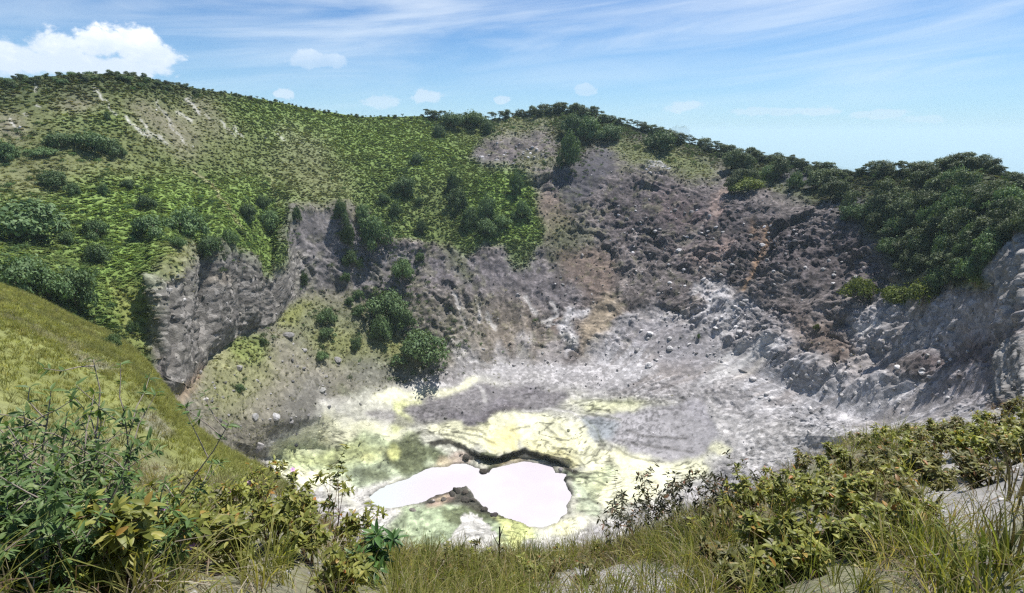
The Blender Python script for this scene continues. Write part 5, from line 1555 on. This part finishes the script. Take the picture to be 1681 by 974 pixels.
LEFT = 'dark-leaved shrubs at the left of the foreground'
shrub_at(92, 618, 3.5, 'dark', 'tallest dark green shrub at the left, its twigs reaching over the yellow grass spur', 1, LEFT, stems=9, spread=.42, leaf=.068, whorl=7, stem_mat=STEM_G, sub=4, bare=.5, hmax=1.6, sr=.008)
shrub_at(185, 640, 3.6, 'dark', 'dark green shrub whose branch leans right over the grass spur towards the cliff', 2, LEFT, stems=7, spread=.5, leaf=.066, whorl=7, stem_mat=STEM_G, sub=4, bare=.5, hmax=1.6, lean_=(.22, 0), sr=.008)
shrub_at(15, 700, 3.2, 'dark', 'dark green shrub cut off by the left edge of the picture', 3, LEFT, stems=9, spread=.5, leaf=.062, whorl=8, stem_mat=STEM_G, sub=4, hmax=1.3)
shrub_at(110, 770, 3.1, 'dark', 'low dense dark shrub in front of the tallest dark shrub', 4, LEFT, stems=11, spread=.6, leaf=.06, whorl=8, stem_mat=STEM_G, sub=4, hmax=1.1)
shrub_at(228, 752, 3.5, 'dark', 'dark shrub beside the small pale bare patch of the spur', 5, LEFT, stems=10, spread=.6, leaf=.058, whorl=8, stem_mat=STEM_G, sub=4, hmax=1.1)
shrub_at(40, 830, 2.8, 'dark', 'lowest dark shrub in the bottom left corner', 6, LEFT, stems=6, spread=.6, leaf=.09, whorl=7, stem_mat=STEM_G, sub=3, hmax=.8)
shrub_at(255, 850, 3.0, 'dark', 'small blue green shrub among the yellow green shrubs left of the middle', 7, LEFT, stems=5, spread=.5, leaf=.07, whorl=7, stem_mat=STEM_G, sub=3, hmax=.7)
for k, (px, top, h, lab) in enumerate([(60, 715, 3.0, 'dark shrub behind the corner shrub, level with the pale patch of the spur'), (150, 735, 3.3, 'dense dark shrub under the leaning branch'), (205, 800, 3.1, 'dark shrub at the right foot of the left thicket'),
                                      (8, 790, 2.9, 'dark shrub at the left edge below the cut-off shrub'), (75, 850, 2.7, 'lowest dense dark shrub in the bottom left thicket'), (145, 850, 2.9, 'dark shrub low in the middle of the left thicket')]):
    shrub_at(px, top, h, 'dark', lab, 300 + k, LEFT, stems=10, spread=.6, leaf=.06, whorl=8, stem_mat=STEM_G, sub=5, hmax=1.2, bare=.3, nleaf=260)
MEL = 'yellow green flowering shrubs left of the middle'
for k, (px, top, h, fl, lab) in enumerate([
    (300, 785, 5.2, 0, 'yellow green shrub right of the small pale bare patch'), (345, 775, 5.8, 1, 'yellow green shrub with an orange withered leaf behind, under the spur'),
    (395, 790, 5.4, 3, 'yellow green shrub with the uppermost pink flower'), (440, 770, 6.2, 3, 'dark-topped flowering shrub against the pale crater floor'),
    (490, 790, 5.6, 2, 'yellow green shrub with a pair of pink flowers low on it'), (540, 772, 5.6, 0, 'tall thin shrub standing out against the sulphur ground, last to the right'),
    (575, 830, 5.4, 0, 'thin shrub with red leaves leaning over the pale mud'), (330, 850, 3.9, 2, 'leafy yellow green shrub with one pale flower, in the middle of the left half'),
    (280, 872, 3.2, 1, 'yellow green shrub with a single lilac flower near the dark shrubs'), (385, 880, 3.6, 0, 'low yellow green shrub in the grass left of the middle'),
    (450, 850, 4.4, 1, 'dense yellow green shrub in the centre of the left thicket'), (505, 870, 4.2, 0, 'low shrub with grey twigs left of the broad-leaved plant'),
    (190, 890, 2.7, 0, 'yellow green seedling shrub by the bottom edge under the dark shrubs'), (560, 920, 3.6, 0, 'low yellow green shrub at the bottom edge right of the left thicket')]):
    shrub_at(px, top, h, 'olive', lab, 40 + k, MEL, stems=8, spread=.42, leaf=.082, whorl=7, sub=4, nleaf=200, flowers=fl, bare=.4, hmin=.5, hmax=1.05)
RIGHT = 'yellow green shrubs of the right thicket'
for k, (px, top, h, lab) in enumerate([
    (1215, 778, 6.4, 'shrub at the left end of the right thicket, brown twigs below'), (1265, 770, 6.2, 'shrub of the right thicket with reddish tips against the grey mud'), (1320, 775, 5.6, 'shrub in the upper middle of the right thicket'),
    (1375, 800, 5.2, 'leafy shrub at the right of the right thicket'), (1180, 840, 5.2, 'brownish shrub low at the left of the right thicket'), (1235, 850, 4.6, 'dense shrub in the middle of the right thicket'),
    (1300, 845, 4.3, 'bright leafy shrub in the centre of the right thicket, largest leaves'), (1365, 850, 4.2, 'bright leafy shrub at the right front of the right thicket'), (1430, 865, 4.2, 'shrub at the right end of the right thicket, beside the white soil'),
    (1200, 915, 3.8, 'shrub at the bottom left of the right thicket'), (1275, 920, 3.6, 'shrub at the bottom of the right thicket above red dry stems'), (1480, 885, 4.4, 'small shrub standing alone on the white soil right of the thicket')]):
    shrub_at(px, top, h, 'olive' if k not in (4, 9) else 'dull', lab, 80 + k, RIGHT, stems=9, spread=.5, leaf=.078, whorl=8, sub=4, nleaf=220, bare=.3, hmin=.35, hmax=.95)
RIDGE = 'low shrubs along the right ridge'
RIDGE_SPOTS = [(1240, 765, 8.4), (1290, 748, 9), (1330, 738, 9.5), (1370, 722, 10), (1400, 712, 10.4), (1440, 700, 11), (1475, 692, 11.6), (1510, 684, 12), (1545, 672, 12.4), (1580, 662, 12.8), (1610, 650, 13), (1645, 632, 13), (1678, 628, 13), (1700, 640, 11),
        (1350, 752, 8), (1400, 745, 8.4), (1450, 735, 8.8), (1500, 722, 9.4), (1550, 705, 10), (1422, 775, 7), (1332, 765, 7.4)]
RIDGE_SPOTS = [(x + (1 if i > 13 else 0), y, h) for i, (x, y, h) in enumerate(RIDGE_SPOTS)]
ORD = 'first second third fourth fifth sixth seventh eighth ninth tenth eleventh twelfth thirteenth fourteenth fifteenth sixteenth seventeenth eighteenth nineteenth twentieth last'.split()
for k, (px, top, h) in enumerate(RIDGE_SPOTS):
    k_ = sorted(q[0] for q in RIDGE_SPOTS).index(px)
    shrub_at(px, top, h, ['olive', 'dull'][k % 2], '%s low shrub from the left in the belt along the right ridge' % ORD[k_], 120 + k, RIDGE, stems=8, spread=.5, leaf=.075, whorl=7, sub=3, nleaf=60, bare=.3, hmin=.35, hmax=1.0)
EXTRA = [(1300, 800, 7.0), (1345, 790, 6.4), (1395, 815, 5.8), (1440, 800, 6.2), (1480, 770, 7.2), (1530, 745, 8.0), (1585, 720, 8.8), (1465, 840, 5.2), (1410, 900, 4.0), (1330, 905, 3.7), (1255, 800, 6.8), (1190, 815, 6.2), (1160, 870, 5.2), (1225, 945, 3.4), (1620, 690, 9.6), (1660, 668, 10)]
for k, (px, top, h) in enumerate(EXTRA):
    k_ = sorted(q[0] for q in EXTRA).index(px)
    shrub_at(px, top, h, ['olive', 'dull', 'olive'][k % 3], '%s low shrub from the left between the tall right thicket and the ridge' % ORD[k_], 220 + k, 'low shrubs between the right thicket and the ridge', stems=9, spread=.55, leaf=.075, whorl=8, sub=4, nleaf=120, bare=.3, hmin=.32, hmax=.85)
gR = np.random.default_rng(910)
for k, px in enumerate(sorted(gR.uniform(1375, 1700, 46))):
    t_ = (px - 1375) / 325
    top = 765 - 130 * t_ + gR.uniform(0, 75); h = 12.5 - (top - (735 - 105 * t_)) * .07 + gR.uniform(-.5, .5)
    shrub_at(px, top, max(h, 6), ['olive', 'dull', 'dull'][k % 3], ordinal(k + 1) + ' filling shrub from the left in the dense belt along the right ridge', 700 + k, 'shrubs filling the belt along the right ridge', stems=6, spread=.6, leaf=.075, whorl=7, sub=3, nleaf=45, bare=.25, hmin=.3, hmax=.75)
gR = np.random.default_rng(911)
for k, px in enumerate(sorted(gR.uniform(650, 1130, 16))):
    h = gR.uniform(4.2, 6.0)
    shrub_at(px, 900, h, ['dull', 'olive'][k % 2], ordinal(k + 1) + ' low scrubby plant from the left in the central grass strip', 760 + k, 'low plants in the central grass', stems=6, spread=.7, leaf=.055, whorl=7, sub=3, nleaf=60, bare=.2, hmin=.16, hmax=.34)
TW = 'bare-stemmed shrubs right of the middle'
for k, (px, top, h, lab) in enumerate([(1022, 800, 6.2, 'leftmost bare-stemmed shrub with a dark leaf tuft over the sulphur ground'), (1050, 812, 6.0, 'second bare-stemmed shrub, its dark leaves just right of the leftmost tuft'), (1085, 800, 6.3, 'bare-stemmed shrub in the middle of the twiggy group'),
        (1115, 790, 6.4, 'bare-stemmed shrub right of the middle of the twiggy group'), (1150, 785, 6.6, 'bare-stemmed shrub close to the right thicket'), (1180, 762, 7.0, 'tallest bare-stemmed shrub, dark tuft against the grey mud'), (1120, 850, 5.6, 'low mass of bare grey twigs before the twiggy shrubs')]):
    shrub_at(px, top, h, 'twiggy', lab, 160 + k, TW, stems=9, spread=.4, leaf=.085, whorl=6, sub=2, nleaf=120, bare=.75, hmin=.4, hmax=1.25, stem_mat=STEM_G, sr=.005)
shrub_at(606, 884, 4.4, 'broad', 'bright green broad-leaved plant at the left of the central grass', 190, None, stems=7, spread=.5, leaf=.15, whorl=8, sub=2, bare=.5, hmin=.3, hmax=.7, nleaf=200, stem_mat=STEM_G)

# grass of the foreground
T_blade = proto_set('blade', [tuft_mesh(13, .22, .60, .0048, .35, 4, .09) for i in range(6)])
T_litter = proto_set('litter', [tuft_mesh(9, .15, .5, .0035, 1.2, 3, .12) for i in range(4)])
fgx_ = GX + 60 * n_a
dens_m = np.clip(1.0 - .85 * bare[..., 0], .05, 1) * (.2 + .8 * sstep(n_b + .5 * n_a, -.5, .05)) * (1 - .45 * sstep(fgx_, 1150, 1220) * (1 - sstep(fgx_, 1420, 1500)))
dens_m = dens_m * (1 - .75 * sstep(fgx_, 260, 180)) * (1 - .6 * sstep(fgx_, 1180, 1240) * (1 - sstep(fgx_, 1380, 1460))) * (1 - .35 * sstep(fgx_, 1440, 1500)) * (1 - .80 * sstep(fgx_, 230, 300) * (1 - sstep(fgx_, 600, 680)))
rd_ = np.hypot(P[..., 0], P[..., 1]); dens_m = dens_m * (rd_ < 14) * (rd_ > 1.8)
pts, I, J, g = cells(dens_m * np.clip(6 / np.maximum(rd_, 1), .5, 1.5), 50.0, 'near', 'spur', 205, 111000, (-380, 2050))
near_ok = np.hypot(pts[:, 0], pts[:, 1]) < 13
far_d = np.hypot(pts[:, 0], pts[:, 1]); keep = near_ok & (far_d > 1.9)
pts, I, J = pts[keep], I[keep], J[keep]
pal_ = np.array([(.19, .20, .055), (.23, .22, .08), (.28, .24, .12), (.12, .145, .04), (.19, .15, .085), (.34, .30, .19)])
tint = pal_[g.choice(6, len(I), p=[.33, .2, .10, .24, .09, .04])] * g.uniform(.75, 1.25, (len(I), 1))
sc = g.uniform(.5, 1.0, (len(I), 1)) * np.array([1.0, 1.0, .95])
gn_scatter('foreground_grass', pts, lean(len(I), g, .18), sc, tint, T_blade, 6, M_TINT)
print('blades', len(I))
pts, I, J, g = cells(np.clip(dens_m + .25, 0, 1) * (rd_ < 14), 22.0, 'near', 'spur', 206, 7500, (-380, 2050))
keep = (np.hypot(pts[:, 0], pts[:, 1]) < 14) & (np.hypot(pts[:, 0], pts[:, 1]) > 1.9); pts, I, J = pts[keep], I[keep], J[keep]
pal_ = np.array([(.26, .22, .18), (.33, .29, .24), (.18, .12, .09), (.13, .10, .08)])
tint = pal_[g.choice(4, len(I))] * g.uniform(.75, 1.25, (len(I), 1))
gn_scatter('dry_litter', pts, lean(len(I), g, .35), g.uniform(.5, 1.1, (len(I), 1)) * np.array([1, 1, .7]), tint, T_litter, 4, M_TINT)

T_pebble = proto_set('pebble', [rock_mesh(i, 1, M_RUB) for i in range(4)])
pts, I, J, g = cells((.25 + .75 * bare[..., 0]) * (rd_ < 14) * (rd_ > 1.5), 70.0, 'near', 'spur', 207, 11000, (-380, 2050))
tint = np.array([.33, .325, .32]) * g.uniform(.45, 1.4, (len(I), 1))
gn_scatter('gravel', pts, g.uniform(0, 6.28, (len(I), 3)), (.008 + .035 * g.random(len(I)) ** 4)[:, None] * np.ones(3), tint, T_pebble, 4, M_RUB)

# the same grass on the rim beside and behind the viewer
g = np.random.default_rng(208); pts = []
for k in range(4200):
    a_ = g.uniform(math.radians(56), math.radians(304)); r_ = .9 + 13 * g.random() ** .7
    q = under(math.sin(a_) * r_, math.cos(a_) * r_)
    if q is not None: pts.append(q)
pts = np.array(pts); pal_ = np.array([(.19, .20, .055), (.23, .22, .08), (.28, .24, .12), (.12, .145, .04), (.19, .15, .085)])
gn_scatter('rim_grass', pts, lean(len(pts), g, .18), g.uniform(.5, 1.0, (len(pts), 1)) * np.ones(3), pal_[g.choice(5, len(pts))] * g.uniform(.75, 1.25, (len(pts), 1)), T_blade, 6, M_TINT)

# single sedges and strap-leaved clumps
M_SEDGE = leaf_mat('sedge_blade', [(0, (.05, .075, .022)), (.5, (.10, .135, .035)), (.8, (.17, .17, .06)), (1, (.26, .20, .11))], 'tone', .15, .3, .3, .5)
M_REED = leaf_mat('reed_blade', [(0, (.05, .045, .030)), (.6, (.10, .085, .05)), (1, (.17, .14, .085))], 'tone', .15, .25, .25, .6)
def sedge(px, top, h, label, seed, n=7, w=.010, group=None, mat=None, spread=.1, bend=.3, hmin=.25, hmax=1.2):
    g = np.random.default_rng(seed); b_ = ground_h(px, h); d = pix_dir(px, top); H = min(max(d[2] / math.hypot(d[0], d[1]) * h - b_.z, hmin), hmax)
    o = empty('sedge_clump', b_, label, 'sedge', group)
    for k in range(n):
        mb = MB(); az = g.uniform(0, 6.28); L = H * g.uniform(.6, 1.1); dd = np.array([math.cos(az), math.sin(az), 0]); bd = abs(g.normal(bend, .2))
        p0 = dd * spread * g.random() * .6; tw = g.uniform(-1, 1); s_ = np.array([-math.sin(az + tw), math.cos(az + tw), 0]); P_, W_ = [], []
        for q in range(6):
            t = q / 5; a_ = bd * (.3 + 1.4 * t * t)
            P_.append(p0 + dd * L * t * math.sin(min(a_, 1.5)) * .6 + np.array([0, 0, L * t * math.cos(min(a_, 2.0) * .7) - .03])); W_.append(w * (1 - t) ** .6 * (.7 + .5 * min(1, 3 * t)) + .0004)
        mb.quadstrip(P_, W_, s_, float(np.clip(g.normal(.45, .25), 0, 1)))
        link('blade', mb.mesh('blade', [mat or M_SEDGE], True), o)
    return o
for q in [(702, 862, 5.2, 'tall upright sedge clump in the middle, before the pale mound'), (745, 880, 5.4, 'sedge clump right of the tall upright one, under the pale mound'), (470, 868, 3.9, 'thick green sedge clump in the left thicket'), (645, 890, 4.8, 'sedge clump beside the broad-leaved plant'),
          (880, 885, 5.2, 'sedge clump right of the burnt stem'), (1440, 700, 10, 'bright upright sedge clump in the belt of the right ridge'), (1578, 690, 8, 'sedge clump on the upper white soil by the right ridge'), (1260, 935, 3.2, 'sedge clump at the bottom of the right thicket')]:
    sedge(q[0], q[1], q[2], q[3], int(q[0]), 9, .011, 'sedge clumps')
for q in [(1535, 870, 3.9, 'upright strap-leaved sedge at the left edge of the lower white soil'), (1585, 880, 3.6, 'strap-leaved sedge in the middle of the lower white soil'), (1650, 845, 3.2, 'big arching strap-leaved sedge in the bottom right corner'), (1610, 900, 3.0, 'short strap-leaved sedge at the bottom edge on the right')]:
    sedge(q[0], q[1], q[2], q[3], int(q[0]), 12, .016, 'strap-leaved sedges on the right', None, .16, .35)
for q in [(1672, 700, 4.6, 'tall brown reed clump at the right frame edge'), (1640, 725, 5.4, 'brown reed clump left of the tall reeds at the right frame edge'), (1600, 745, 6.2, 'dark reed clump in the middle of the right white soil'), (1560, 750, 6.6, 'thin reeds with red brown bases on the right white soil'), (1690, 800, 3.4, 'lower reed clump in the right frame edge, brown and bent')]:
    sedge(q[0], q[1], q[2], q[3], int(q[0]), 26, .0075, 'brown reeds on the right', M_REED, .3, .28)

def dead_stem(px, top, h, label, seed, group=None, r=.014, fork=True, mat=None, tilt=(.15, 0)):
    g = np.random.default_rng(seed); b_ = ground_h(px, h); d = pix_dir(px, top); H = max(d[2] / math.hypot(d[0], d[1]) * h - b_.z, .15)
    mb = MB(); pts, dd = path(np.array([0, 0, -.05]), np.array([tilt[0], tilt[1], 1]), H, 7, g, .07)
    mb.tube(pts, [r * (1.2 - .55 * i / 7) for i in range(8)], 7)
    if fork:
        for q in range(2):
            tp, _ = path(pts[4 + q], np.array([g.uniform(-.8, .8), .2, .8]), H * .28, 3, g, .15); mb.tube(tp, [r * .6, r * .45, r * .35, r * .2], 5)
    o = link('dead_stem', mb.mesh('dead_stem', [mat or STEM_D], True)); o.location = b_; o['label'] = label; o['category'] = 'dead stem'
    if group: o['group'] = group
dead_stem(815, 868, 5.0, 'burnt black forked stem standing in the central grass below the pool', 1)
dead_stem(1370, 735, 7.6, 'charred stump of a stem in the right thicket by the grey slope', 2, 'charred stems on the right', .018, False, None, (0, 0))
dead_stem(1472, 725, 8.0, 'charred stem in the belt of the right ridge', 3, 'charred stems on the right', .022, False, None, (0, 0))
dead_stem(1515, 795, 5.5, 'dark stem among red brown twigs on the right white soil', 4, 'charred stems on the right', .015, False, None, (.05, 0))
print('leaves', N_LEAF, 'objects', len(bpy.data.objects))

# ------------------------------------------------------------------ the air
def build_haze():
    m = bpy.data.materials.new('haze'); m.use_nodes = True
    b = NB(m.node_tree); b.n.clear(); out = b.new('ShaderNodeOutputMaterial'); pv = b.new('ShaderNodeVolumePrincipled')
    pv.inputs['Color'].default_value = (.72, .92, 1.0, 1); pv.inputs['Density'].default_value = HAZE; pv.inputs['Anisotropy'].default_value = 0.0
    b.l.new(pv.outputs[0], out.inputs['Volume'])
    x, z0, z1 = 66000.0, -1302.0, 70.0
    v = [(sx * x, sy * x, z) for z in (z0, z1) for sx, sy in ((-1, -1), (1, -1), (1, 1), (-1, 1))]
    f = [(0, 3, 2, 1), (4, 5, 6, 7), (0, 1, 5, 4), (1, 2, 6, 5), (2, 3, 7, 6), (3, 0, 4, 7)]
    o = link('haze', mesh_np('haze', v, f, [m], False), kind='stuff'); o['label'] = 'thin pale haze in the air over the lowland'
HAZE = 1.15e-4
build_haze()
